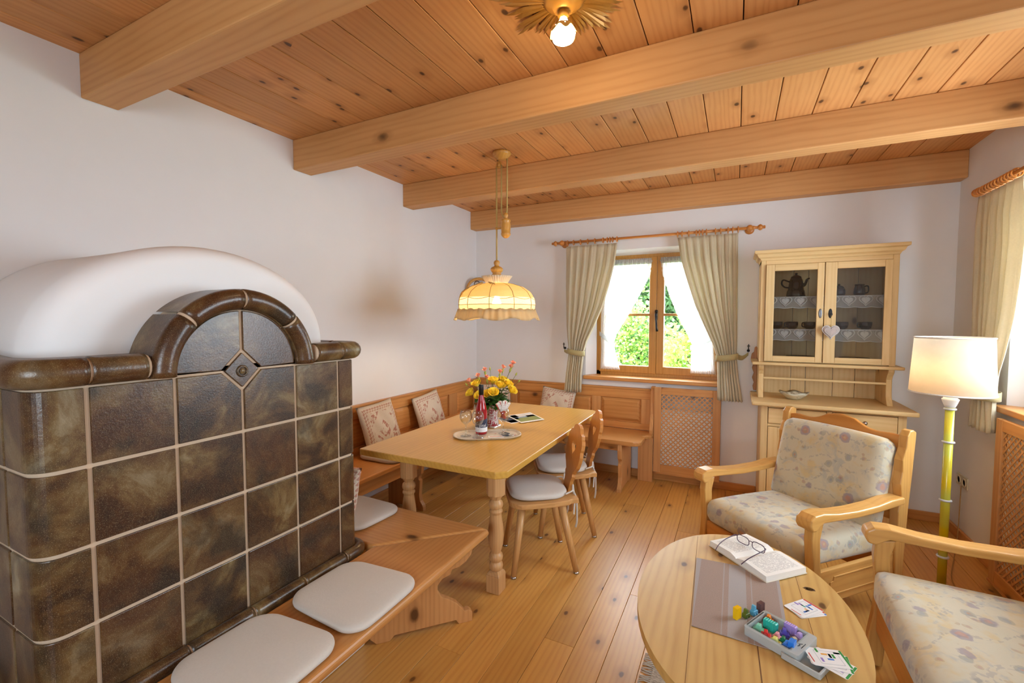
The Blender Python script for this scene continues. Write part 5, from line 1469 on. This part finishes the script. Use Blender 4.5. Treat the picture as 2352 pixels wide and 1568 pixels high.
# local: spine along Y, pages left/right along X
def page_mat():
    t = NT('printed_page'); v = t.coords(); sx = t.n('ShaderNodeSeparateXYZ'); t.l(v, sx.inputs[0])
    ln = t.math('GREATER_THAN', t.math('FRACT', t.math('MULTIPLY', sx.outputs[1], 150)), .52)
    ax = t.math('ABSOLUTE', sx.outputs[0])
    inx = t.math('MULTIPLY', t.math('GREATER_THAN', ax, .022), t.math('LESS_THAN', ax, .125))
    iny = t.math('LESS_THAN', t.math('ABSOLUTE', sx.outputs[1]), .078)
    up = t.math('GREATER_THAN', sx.outputs[2], .012)
    wd = t.math('GREATER_THAN', t.noise(t.coords(scale=(1, .25, 1)), 330, 1), .44)
    f = t.math('MULTIPLY', t.math('MULTIPLY', t.math('MULTIPLY', ln, inx), t.math('MULTIPLY', iny, up)), wd)
    col = t.mix(t.math('MULTIPLY', f, .75), (.80, .78, .73), (.30, .29, .28)); t.bsdf(col, .8, 0, .2); return t.m
for sx in (-1, 1):
    m = MB(); top = [(0, .016), (.006, .021), (.03, .0285), (.06, .0275), (.10, .025), (.139, .0225)]
    poly = [(0, .003)] + [(sx * x, z) for x, z in top] + [(sx * .140, .003)]
    m.prism(poly, 'y', -.098, .098, 0); m.build('pages', page_mat() if sx < 0 else bpy.data.materials['printed_page'], bk, world=False)
m = MB(); m.box(-.143, .143, -.101, .101, 0, .0025); m.build('cover', plain('book_cover', '#d8cfc0', .5), bk, bevel=.0008, world=False)
# spectacles resting on the book
SPF = plain('plum_frame', '#4a3348', .3, 0, .5)
g = thing('eyeglasses', 'plum-framed eyeglasses resting open on the book', 'glasses', (2.655, -2.235, CTZ + .031), math.radians(-37))
for sx in (-1, 1):
    lp = [(sx * .034 + .027 * math.copysign(abs(cos(a)) ** .6, cos(a)), .016 * math.copysign(abs(sin(a)) ** .7, sin(a))) for a in [2 * PI * i / 28 for i in range(28)]]
    m = MB(); m.tube([(x, .0, z + .020) for x, z in lp], .0017, 6, 0, True); o = m.build('rim', SPF, g, world=False)
    m = MB(); m.prism([(x * 1, z + .020) for x, z in lp], 'y', -.0006, .0006, 0); m.build('lens', pane_mat('lens_glass', (1, 1, 1), .1), o, world=False)
    m = MB(); m.tube(spline([(sx * .062, 0, .027), (sx * .068, -.008, .027), (sx * .068, -.06, .022), (sx * .064, -.105, .012), (sx * .058, -.135, -.004)]), [.003] * 6 + [.0028] * 6 + [.0026] * 13, 6, 0, False, None, None, .5); m.build('temple', SPF, g, world=False)
m = MB(); m.tube(spline([(-.009, 0, .026), (0, .002, .029), (.009, 0, .026)]), .0017, 6); m.build('bridge', SPF, g, world=False)

# ---- boxed puzzle game
GR = math.radians(-28.5); GX, GY = 2.720, -2.741
GM = Tr(GX, GY, CTZ + .003) @ Rz(GR)
ga = thing('game_tray', 'pale grey plastic puzzle game tray full of coloured pieces on the coffee table', 'game', (GX, GY, CTZ + .003), GR)
GREY = plain('game_grey', '#aeb4b4', .4, 0, .4, .02)
m = MB(); W_, D_, H_ = .152, .130, .026   # outer
ow = rrect(W_, D_, .008, 4); iw = rrect(.118, .108, .004, 3, -.008, 0)
m.plate(ow, [iw], 'z', .004, H_); m.prism(ow, 'z', 0, .006, 0)
m.build('tray', GREY, ga, bevel=.0015, world=False)
m = MB(); m.plate(rrect(.126, .116, .005, 3, -.008, 0), [rrect(.120, .110, .004, 3, -.008, 0)], 'z', H_, H_ + .005); m.build('clear_lid', pane_mat('clear_plastic', (.95, .97, .97), .12), ga, world=False)
m = MB(); m.box(-.0735, -.0705, -.05, .05, H_, H_ + .0008); m.build('slot', IRON, ga, world=False)
m = MB(); m.tube([(.058, -.022, H_ + .0003), (.061, -.014, H_ + .0003), (.057, -.010, H_ + .0003), (.063, -.003, H_ + .0003)], .0012, 4); m.tube([(.068, -.024, H_ + .0003), (.068, .004, H_ + .0003)], .0010, 4); m.build('logo', IRON, ga, world=False)
dw = MB(); dw.plate(rrect(.10, .078, .005, 3), [rrect(.088, .066, .003, 3)], 'z', .001, .016); dw.prism(rrect(.10, .078, .005, 3), 'z', 0, .003)
dw.build('drawer', GREY, ga, bevel=.001, world=False).location = (.085, -.035, .0)
def vehicle(mb, L, W, H, kind):
    L, W, H = L * .92, W * .92, H * 1.08
    """small sliding playing piece: stepped vehicle shape"""
    if kind == 0:
        lo = [(-L / 2, .002), (-L * .36, 0), (L * .36, 0), (L / 2, .002), (L / 2, H * .42), (L * .40, H * .52), (-L * .42, H * .54), (-L / 2, H * .46)]
        mb.prism(lo, 'y', -W / 2, W / 2, 0)
        mb.prism([(-L * .32, H * .48), (L * .24, H * .48), (L * .12, H), (-L * .20, H)], 'y', -W * .40, W * .40, 0)
        for a in (-.27, .27):
            for b in (-1, 1): mb.lathe([(L * .13, 0), (L * .13, .002), (0, .003)], 10, (0, 0, 0), 0, None, Tr(L * a, b * W / 2, H * .17) @ Rx(-b * PI / 2))
        return
    if kind == 1:
        pr = [(-L / 2, 0), (L / 2, 0), (L / 2, H * .92), (L * .44, H), (-L / 2, H)]
    else:
        pr = [(-L / 2, 0), (L / 2, 0), (L / 2, H), (L * .02, H), (L * .02, H * .5), (-L * .1, H * .62), (-L * .3, H * .62), (-L / 2, H * .35)]
    mb.prism(pr, 'y', -W / 2, W / 2, 0)
    if kind == 1:
        for i in range(6): mb.box(-L / 2 + L * (i + .25) / 6, -L / 2 + L * (i + .6) / 6, -W / 2 - .0007, W / 2 + .0007, H * .1, H + .0007, 0)
def piece(label, c, x, y, rot, kind, L=.03, W=.016, H=.018, tilt=0, z=.006, on_tray=True, name='game_piece'):
    m = MB(); vehicle(m, L, W, H, kind)
    o = m.build(name, plain('piece_' + c.strip('#'), c, .28, 0, .5, .02), bevel=.0016, seg=3, ang=25)
    if on_tray: o.matrix_world = GM @ Tr(x, y, z) @ Rz(rot) @ Ry(tilt)
    else: o.location = (x, y, CTZ + z); o.rotation_euler = (0, tilt, rot)
    tag(o, label, 'game piece', 'coloured game pieces')
piece('orange car-shaped game piece at the back corner of the game tray', '#e8862c', -0.05, 0.04, .2, 0, .030, .020, .024)
piece('turquoise ribbed truck game piece near the back of the tray', '#2fb3a2', -0.031, 0.01, 0, 1, .042, .018, .028)
piece('mint green car game piece at the left of the tray', '#7cc9ab', -0.048, -0.024, .1, 0, .034, .020, .022)
piece('bright red car game piece at the front left of the tray', '#cf2422', -0.022, -0.036, .4, 0, .030, .022, .022)
piece('pink car game piece in the middle of the tray', '#e29aa4', 0, -0.014, 0, 0, .026, .017, .020)
piece('pale yellow car game piece along the front edge of the tray', '#dcd678', 0.006, -0.04, .1, 0, .034, .019, .020)
piece('dark green car game piece in the front middle of the tray', '#12744f', 0.019, -0.018, .2, 0, .026, .018, .020)
piece('blue truck game piece standing at the front right of the tray', '#2a7be0', 0.038, -0.03, .1, 2, .036, .028, .030)
piece('violet car game piece near the middle of the tray', '#5a52b8', 0.006, 0.018, .5, 0, .028, .020, .022)
piece('lilac ribbed bus game piece at the back right of the tray', '#a98fd0', 0.011, 0.044, 0, 1, .036, .016, .028)
piece('light lilac car game piece at the right end of the tray', '#b9a2dc', 0.04, 0.036, -.3, 0, .030, .016, .022)
piece('cream car game piece lying on its side at the right of the tray', '#cfc5ad', 0.038, 0.008, -.5, 0, .032, .015, .018)
for lab, c, x, y, k, H in (('yellow ribbed piece, leftmost of the four standing on the table mat', '#f2c40c', 2.606, -2.69, 1, .034), ('olive green piece, second of the four standing on the table mat', '#55692a', 2.632, -2.672, 0, .026), ('sky blue piece, third of the four standing on the table mat', '#5aa9cc', 2.655, -2.647, 0, .030), ('brown piece, rightmost of the four standing on the table mat beside the tray', '#6a4a48', 2.675, -2.622, 1, .030)):
    piece(lab, c, x, y, math.radians(55), k, .026, .015, H, 0, .003, False)
# puzzle cards
CARDM = [plain('card_white', (.78, .78, .78), .5), plain('card_red', '#c1342f', .5), plain('card_green', '#1f8a34', .5), plain('card_blue', '#3f78c9', .5), plain('card_grey', '#b9bec4', .5), plain('card_orange', '#e2a13c', .5), plain('card_teal', '#4fae9a', .5), plain('card_purple', '#8f79c0', .5)]
def card(label, x, y, z, rot, back, seed):
    R = random.Random(seed); m = MB()
    m.prism(rrect(.098, .070, .006, 4), 'z', 0, .0009, 0)
    m.prism(rrect(.006, .066, .002, 3, .0455, 0), 'z', .0009, .0010, back)
    m.plate(rrect(.060, .052, .003, 3, .004, 0), [rrect(.057, .049, .003, 3, .004, 0)], 'z', .0009, .00105, 4)
    for i in range(9):
        a, b = -.02 + .009 * R.randint(0, 5), -.018 + .009 * R.randint(0, 4)
        if R.random() < .5: m.box(a, a + .016, b, b + .006, .0009, .0011, R.choice((1, 3, 5, 6, 7)))
        else: m.box(a, a + .006, b, b + .015, .0009, .0011, R.choice((2, 3, 5, 6, 7)))
    m.box(-.044, -.041, -.022, .012, .0009, .0010, 1)
    o = m.build('puzzle_card', CARDM); o.location = (x, y, z); o.rotation_euler = (0, 0, rot); tag(o, label, 'card', 'puzzle cards on the coffee table')
for i, (dx, dy, r, b, lab) in enumerate(((.004, -.002, -.60, 3, 'lowest puzzle card of the small stack beside the knot hole'), (.0, .0, -.50, 1, 'middle puzzle card of the small stack beside the knot hole'), (-.002, .003, -.38, 1, 'top puzzle card with a red edge on the stack beside the knot hole'))):
    card(lab, 2.806 + dx, -2.539 + dy, CTZ + .0005 + .0013 * i, r + 1.22, b, i)
cd = Vector((cos(GR), sin(GR)))
for i, (dx, dy, r, b, lab) in enumerate(((.0, .0, GR, 2, 'lowest green-edged puzzle card in the pulled-out drawer of the game'), (.012, .020, GR + .10, 2, 'middle green-edged puzzle card fanned over the drawer of the game'), (.014, .030, GR + .24, 2, 'top green-edged puzzle card fanned over the drawer of the game'))):
    card(lab, 2.838 - .004 * i, -2.806 + .006 * i, CTZ + .0200 + .0013 * i, (GR, .05, .30)[i], b, 10 + i)

# ================================================================== RUG, OUTLET
rg = thing('rug', 'pale woven rug with fringed edge under the coffee table', 'rug', (2.9, -3.0, 0))
def rug_mat():
    t = NT('woven_rug'); v = t.coords(scale=(1, 6, 1)); n = t.noise(v, 60, 3); col = t.mix(t.ramp(n, [(.35, 0.0), (.65, 1.0)]), '#8f8578', '#cfc8ba'); b = t.bsdf(col, .95, 0, .1); t.bump(b, t.noise(t.coords(), 300, 2), .4, .003); return t.m
MB().box(2.30, 3.35, -3.75, -2.27, .0005, .008).build('field', rug_mat(), rg, bevel=.003)
m = MB(); y = -3.745
while y < -2.275:
    m.tube([(2.301, y, .006), (2.275, y + random.uniform(-.006, .006), .004), (2.255, y + random.uniform(-.01, .01), .003)], [.003, .0025, .002], 5); y += .011
f = m.build('fringe', fabric('rug_fringe', '#c9c1b2'), rg); f['kind'] = 'stuff'
ou = thing('wall_socket', 'cream double wall socket low on the right wall behind the floor lamp', 'socket', (RW, -.27, .40))
m = MB(); m.box(RW - .010, RW - .001, -.35, -.19, .36, .44); m.build('plate', plain('socket_cream', '#cfc3a6', .4), ou, bevel=.004)
for y in (-.31, -.23):
    m = MB(); m.lathe([(.030, 0), (.030, .004), (.022, .004), (.019, -.002), (0, -.002)], 20, (0, 0, 0), 0, None, Tr(RW - .010, y, .40) @ Ry(-PI / 2)); m.build('outlet', plain('socket_cream', '#cfc3a6', .4), ou)

# ================================================================== FLOOR LAMP
FLX, FLY = 3.580, -1.20
fl = thing('floor_lamp', 'lit floor lamp with cream drum shade and yellow ringed pole in the right corner', 'lamp', (FLX, FLY, 0))
m = MB(); m.lathe([(.0, 0), (.105, 0), (.11, .012), (.10, .022), (.03, .032), (.02, .06), (0, .06)], 32); m.build('base', plain('lamp_base', '#c9b93a', .35, .2), fl, world=False)
t = NT('yellow_striped_pole'); sx = t.n('ShaderNodeSeparateXYZ'); t.l(t.coords(), sx.inputs[0])
_n = t.noise(t.coords(scale=(.3, .3, 1)), 4.2, 1); _col = t.mix(t.ramp(_n, [(.42, 0.0), (.58, 1.0)]), '#d3b503', '#b9bd4a'); t.bsdf(_col, .25, 0, .5); YEL = t.m
m = MB(); m.lathe([(.0185, .03), (.0185, 1.035)], 20); m.build('pole', YEL, fl, world=False)
for z in (.241, .542, .849, 1.022):
    m = MB(); m.tube([(.0205 * cos(2 * PI * k / 20), .0205 * sin(2 * PI * k / 20), z) for k in range(20)], .006, 8, 0, True); m.build('ring', plain('lamp_ring', (.55, .57, .58), .35, .1), fl, world=False)
m = MB(); m.lathe([(.020, 1.03), (.026, 1.045), (.033, 1.066), (.035, 1.073), (.028, 1.078), (.026, 1.085), (0, 1.085)], 24); m.build('socket_cup', WHITE_LACQ, fl, world=False)
m = MB(); m.lathe([(.022, 1.085), (.022, 1.13), (0, 1.13)], 20); m.build('socket_sleeve', shade_mat('sleeve_cream', '#e8d6a8', .3), fl, world=False)
m = MB(); m.lathe([(.010, 1.13), (.014, 1.145), (.03, 1.18), (.033, 1.205), (.028, 1.23), (0, 1.242)], 20); m.build('bulb', emit_mat('floor_bulb_glow', (1, .72, .40), BULB_FLOOR), fl, world=False)
SH = shade_mat('cream_lampshade', (.88, .80, .68), .55, 30)
m = MB(); m.lathe([(.1645, 1.104), (.150, 1.392)], 48); m.f = m.f[:48]; m.mi = m.mi[:48]; m.sm = m.sm[:48]; m.rn = m.rn[:48]; sh = m.build('lamp_shade', SH, fl, solid=.0012, world=False)
m = MB()
for (r, z) in ((.165, 1.106), (.1505, 1.390)): m.tube([(r * cos(2 * PI * k / 48), r * sin(2 * PI * k / 48), z) for k in range(48)], .004, 6, 0, True)
m.build('shade_trim', shade_mat('shade_trim_white', (.85, .82, .78), .2), sh, world=False)
m = MB()
for k in range(3):
    a = 2 * PI * k / 3; m.tube([(.0, 0, 1.12), (.03 * cos(a), .03 * sin(a), 1.122), (.162 * cos(a), .162 * sin(a), 1.122)], .002, 5)
m.build('shade_spider', METAL, fl, world=False)
m = MB(); m.tube(spline([(.0, .02, .02), (.10, .10, .006), (.14, .30, .006), (.25, .60, .006), (.35, .86, .05), (.376, .92, .37)], 8), .003, 6); m.tube(spline([(.0, -.02, .02), (.1, -.12, .006), (.2, -.4, .005), (.30, -.8, .005)], 8), .003, 6); m.build('power_cord', plain('cord_brown', '#a8824a', .6), fl, world=False)

# ================================================================== PENDANT LAMP
PX, PY = 1.066, -1.48
pl = thing('pendant_lamp', 'lit pendant lamp with ruffled cream lace shade over the dining table', 'lamp', (PX, PY, RH))
m = MB(Tr(PX + .04, PY, 0)); m.lathe([(0, RH - .0), (.062, RH - .001), (.066, RH - .012), (.058, RH - .025), (.045, RH - .032), (.040, RH - .045), (.02, RH - .052), (0, RH - .052)], 28); m.build('ceiling_rose', W_TURN, pl)
m = MB(Tr(PX + .018, PY, 0)); m.tube([(.016 * cos(2 * PI * k / 18), 0, RH - .082 + .022 * sin(2 * PI * k / 18)) for k in range(18)], .005, 8, 0, True); m.lathe([(.0, RH - .098), (.008, RH - .096), (.008, RH - .066), (0, RH - .064)], 12); m.build('pulley', W_TURN, pl)
for xs_, z0, z1 in ((0.0, 1.89, RH - .085), (.038, 2.24, RH - .085), (.082, 2.24, RH - .05)):
    m = MB(); m.tube([(PX + xs_, PY, z0), (PX + xs_, PY, z1)], .0055, 8); m.build('cord', CORD_M, pl)
m = MB(); m.tube(spline([(PX + .038, PY, 2.242), (PX + .044, PY, 2.21), (PX + .060, PY, 2.196), (PX + .076, PY, 2.21), (PX + .082, PY, 2.242)]), .0055, 8); m.build('cord', CORD_M, pl)
m = MB(Tr(PX + .072, PY, 0)); m.lathe([(0, 2.046), (.012, 2.047), (.024, 2.055), (.033, 2.068), (.034, 2.078), (.031, 2.084), (.033, 2.11), (.033, 2.14), (.030, 2.155), (.034, 2.162), (.033, 2.172), (.012, 2.178), (.010, 2.185), (.016, 2.195), (.017, 2.208), (.010, 2.22), (0, 2.222)], 24); m.lathe([(.0, 0), (.006, 0), (.006, .06), (.009, .07), (.010, .078), (0, .08)], 10, (0, 0, 0), 0, None, Tr(-.0, 0, 2.118) @ Ry(-PI / 2)); m.build('counterweight', W_TURN, pl)
m = MB(Tr(PX, PY, 0)); m.lathe([(0, 1.775), (.034, 1.776), (.036, 1.788), (.028, 1.792), (.034, 1.80), (.028, 1.806), (.036, 1.815), (.044, 1.828), (.045, 1.838), (.036, 1.848), (.018, 1.856), (.016, 1.864), (.021, 1.872), (.022, 1.885), (.014, 1.896), (0, 1.899)], 24); m.build('turned_stem', W_TURN, pl)
SHL = shade_mat('cream_lamp_fabric', (.90, .74, .44), .50, 60)
SHW = shade_mat('lace_band_fabric', (.95, .90, .74), .70, 160)
m = MB(Tr(PX, PY, 0))
NG = 10
def gore(r, z):
    def f(u, v):
        a = 2 * PI * u; p = cos(NG * a)
        rr = interp(r, v); zz = interp(z, v); k = 1 - .022 * (1 + p) / 2 * (1 if v > .0 else 0)
        return (rr * k * cos(a), rr * k * sin(a), zz)
    return f
rt = [(0, .262), (.12, .270), (.28, .272), (.45, .266), (.62, .240), (.80, .190), (.93, .125), (1, .078)]
zt_ = [(0, 1.535), (.12, 1.560), (.28, 1.59), (.45, 1.63), (.62, 1.672), (.80, 1.708), (.93, 1.728), (1, 1.735)]
VS = lambda a, b: (lambda u, v: gore(rt, zt_)(u, a + (b - a) * v))
m.grid(VS(0, .24), 120, 5, 1, True); m.grid(VS(.24, .46), 120, 5, 2, True); m.grid(VS(.46, 1), 120, 12, 0, True)
sh = m.build('lamp_shade', [SHL, SHW, lace_mat('lace_net_band', (.92, .85, .66), .30, 260)], pl, solid=.001, weld=True)
SEAM = plain('seam_braid', '#a8905c', .8)
m = MB(Tr(PX, PY, 0))
for g_ in range(NG):
    a = 2 * PI * (g_ + .0) / NG; pts = []
    for i in range(20):
        v = i / 19; rr = interp(rt, v) * .979 + .002; pts.append((rr * cos(a), rr * sin(a), interp(zt_, v)))
    m.tube(pts, .0022, 5)
    for v0, sag in ((.46, -.010), (.24, 0)):
        m.tube([((interp(rt, v0 + sag * sin(PI * j / 8) * 6) * (1 - .022 * (1 + cos(2 * PI * j / 8)) / 2) + .002) * cos(a + 2 * PI * j / 8 / NG), (interp(rt, v0 + sag * sin(PI * j / 8) * 6) * (1 - .022 * (1 + cos(2 * PI * j / 8)) / 2) + .002) * sin(a + 2 * PI * j / 8 / NG), interp(zt_, v0 + sag * sin(PI * j / 8) * 6)) for j in range(9)], .002, 5)
m.build('seam', SEAM, sh)
m = MB(Tr(PX, PY, 0))
m.grid(lambda u, v: ((.270 + .026 * v + .008 * v * sin(2 * PI * 17 * u) + .004 * sin(2 * PI * 41 * u)) * cos(2 * PI * u), (.270 + .026 * v + .008 * v * sin(2 * PI * 17 * u) + .004 * sin(2 * PI * 41 * u)) * sin(2 * PI * u), 1.553 - .070 * v + .009 * v * sin(2 * PI * 8 * u + 1) + .004 * (1 - v) * sin(2 * PI * 24 * u)), 260, 5, 0, True)
m.build('ruffle', shade_mat('ruffle_lace', (.72, .58, .34), .35, 220), sh, solid=.0012)
m = MB(Tr(PX, PY, 0))
m.grid(lambda u, v: ((.072 + .036 * v ** 1.4 + .003 * sin(2 * PI * 36 * u)) * cos(2 * PI * u), (.072 + .036 * v ** 1.4 + .003 * sin(2 * PI * 36 * u)) * sin(2 * PI * u), 1.730 + .056 * v), 180, 4, 0, True)
m.build('gathered_collar', shade_mat('collar_fabric', (.88, .80, .62), .35, 160), sh, solid=.001)
m = MB(Tr(PX, PY, 0)); m.tube(spline([(-.02 - .05, -.075, 1.74), (-.12, -.12, 1.715), (-.185, -.155, 1.675), (-.205, -.165, 1.62), (-.208, -.162, 1.575)]), .005, 6); m.tube(spline([(.0, -.115, 1.737), (.05, -.15, 1.712), (.075, -.16, 1.70), (.055, -.135, 1.722), (.0, -.115, 1.737)]), .004, 6); m.build('tie_ribbon', SEAM, sh)
m = MB(Tr(PX, PY, 0)); m.lathe([(.012, 1.66), (.016, 1.64), (.032, 1.60), (.036, 1.575), (.030, 1.55), (0, 1.535)], 20); m.build('bulb', emit_mat('pendant_bulb_glow', (1, .72, .40), BULB_PEND), pl)
m = MB(Tr(PX, PY, 0)); m.lathe([(0, 1.775), (.018, 1.775), (.018, 1.66), (0, 1.66)], 16); m.build('socket', WHITE_LACQ, pl)

# ================================================================== SUNBURST CEILING LIGHT
CLX, CLY = 2.005, -2.70
cl_ = thing('ceiling_light', 'gilt sunburst ceiling light with a glowing bare bulb', 'lamp', (CLX, CLY, RH))
GILT = plain('gilt_wood', '#a8762c', .38, .35, .5, .2, 30)
m = MB(Tr(CLX, CLY, 0)); m.lathe([(0, RH), (.075, RH - .001), (.078, RH - .018), (.06, RH - .032), (.042, RH - .038), (.034, RH - .052), (0, RH - .054)], 28); m.build('centre_boss', GILT, cl_)
RR = random.Random(4)
for k in range(16):
    a0 = 2 * PI * k / 16
    m = MB(Tr(CLX, CLY, 0) @ Rz(a0))
    for j in range(4):
        da = (j - 1.5) * .085; L = (.265 if k % 2 else .225) * RR.uniform(.88, 1.06) * (1 if j in (1, 2) else .9)
        z = RH - .006 - .004 * (j % 2) - RR.uniform(0, .003)
        q = Rz(da); w0, w1 = .005, .0065
        m.add([tuple(q @ Vector(p)) for p in ((.05, -w0, z), (L * .8, -w1, z), (L, 0, z), (L * .8, w1, z), (.05, w0, z), (.05, 0, z - .012), (L * .85, 0, z - .008))], [(0, 1, 6, 5), (1, 2, 6), (2, 3, 6), (3, 4, 5, 6), (0, 5, 4), (0, 4, 3, 2, 1)], 0)
    m.build('ray', GILT, cl_)
m = MB(Tr(CLX, CLY, 0)); m.lathe([(.0, RH - .05), (.018, RH - .052), (.022, RH - .07), (.012, RH - .078), (.016, RH - .09), (.020, RH - .10), (0, RH - .10)], 18); m.build('stem', GILT, cl_)
m = MB(Tr(CLX, CLY, 0))
m.grid(lambda u, v: ((.022 + .024 * v ** .8 + .004 * v * cos(2 * PI * 6 * u)) * cos(2 * PI * u), (.022 + .024 * v ** .8 + .004 * v * cos(2 * PI * 6 * u)) * sin(2 * PI * u), RH - .098 - .030 * v - .010 * v * cos(2 * PI * 6 * u)), 96, 5, 0, True)
m.build('crown', plain('crown_gilt', '#d8b060', .35, .3), cl_, solid=.002)
m = MB(Tr(CLX, CLY, 0)); m.lathe([(.012, RH - .10), (.016, RH - .112), (.036, RH - .135), (.043, RH - .155), (.037, RH - .176), (.018, RH - .188), (0, RH - .192)], 24); m.v = [(x, y, z + .022) for x, y, z in m.v]; m.build('bulb', emit_mat('ceiling_bulb_glow', (1, .74, .42), BULB_CEIL), cl_)

# ================================================================== WALL SCONCE IN THE CORNER
ws = thing('wall_sconce', 'bentwood arch wall bracket in the far left corner behind the pendant shade', 'wall bracket', (.125, -.135, 1.8))
SCM = Tr(.125, -.135, 0) @ Rz(math.atan2(.2, .19))
ap = [(-.135, 1.55), (-.135, 1.80)] + [(-.135 * cos(math.radians(a)), 1.80 + .115 * sin(math.radians(a))) for a in range(10, 171, 16)] + [(.135, 1.80), (.135, 1.55)]
m = MB(SCM); m.tube([(x, 0, z) for x, z in ap], .016, 8, 0, False, None, None, 1.2); m.build('arch', W_TURN, ws)
m = MB(SCM @ Tr(-.03, 0, 0)); m.tube([(.03 * cos(2 * PI * k / 18), 0, 1.855 + .035 * sin(2 * PI * k / 18)) for k in range(18)], .0045, 6, 0, True); m.tube([(0, 0, 1.82), (0, 0, 1.72)], .006, 8); m.lathe([(0, 1.72), (.03, 1.72), (.04, 1.66), (0, 1.66)], 16); m.build('iron_scroll', plain('brown_iron', '#4a2e1a', .5, .3), ws)
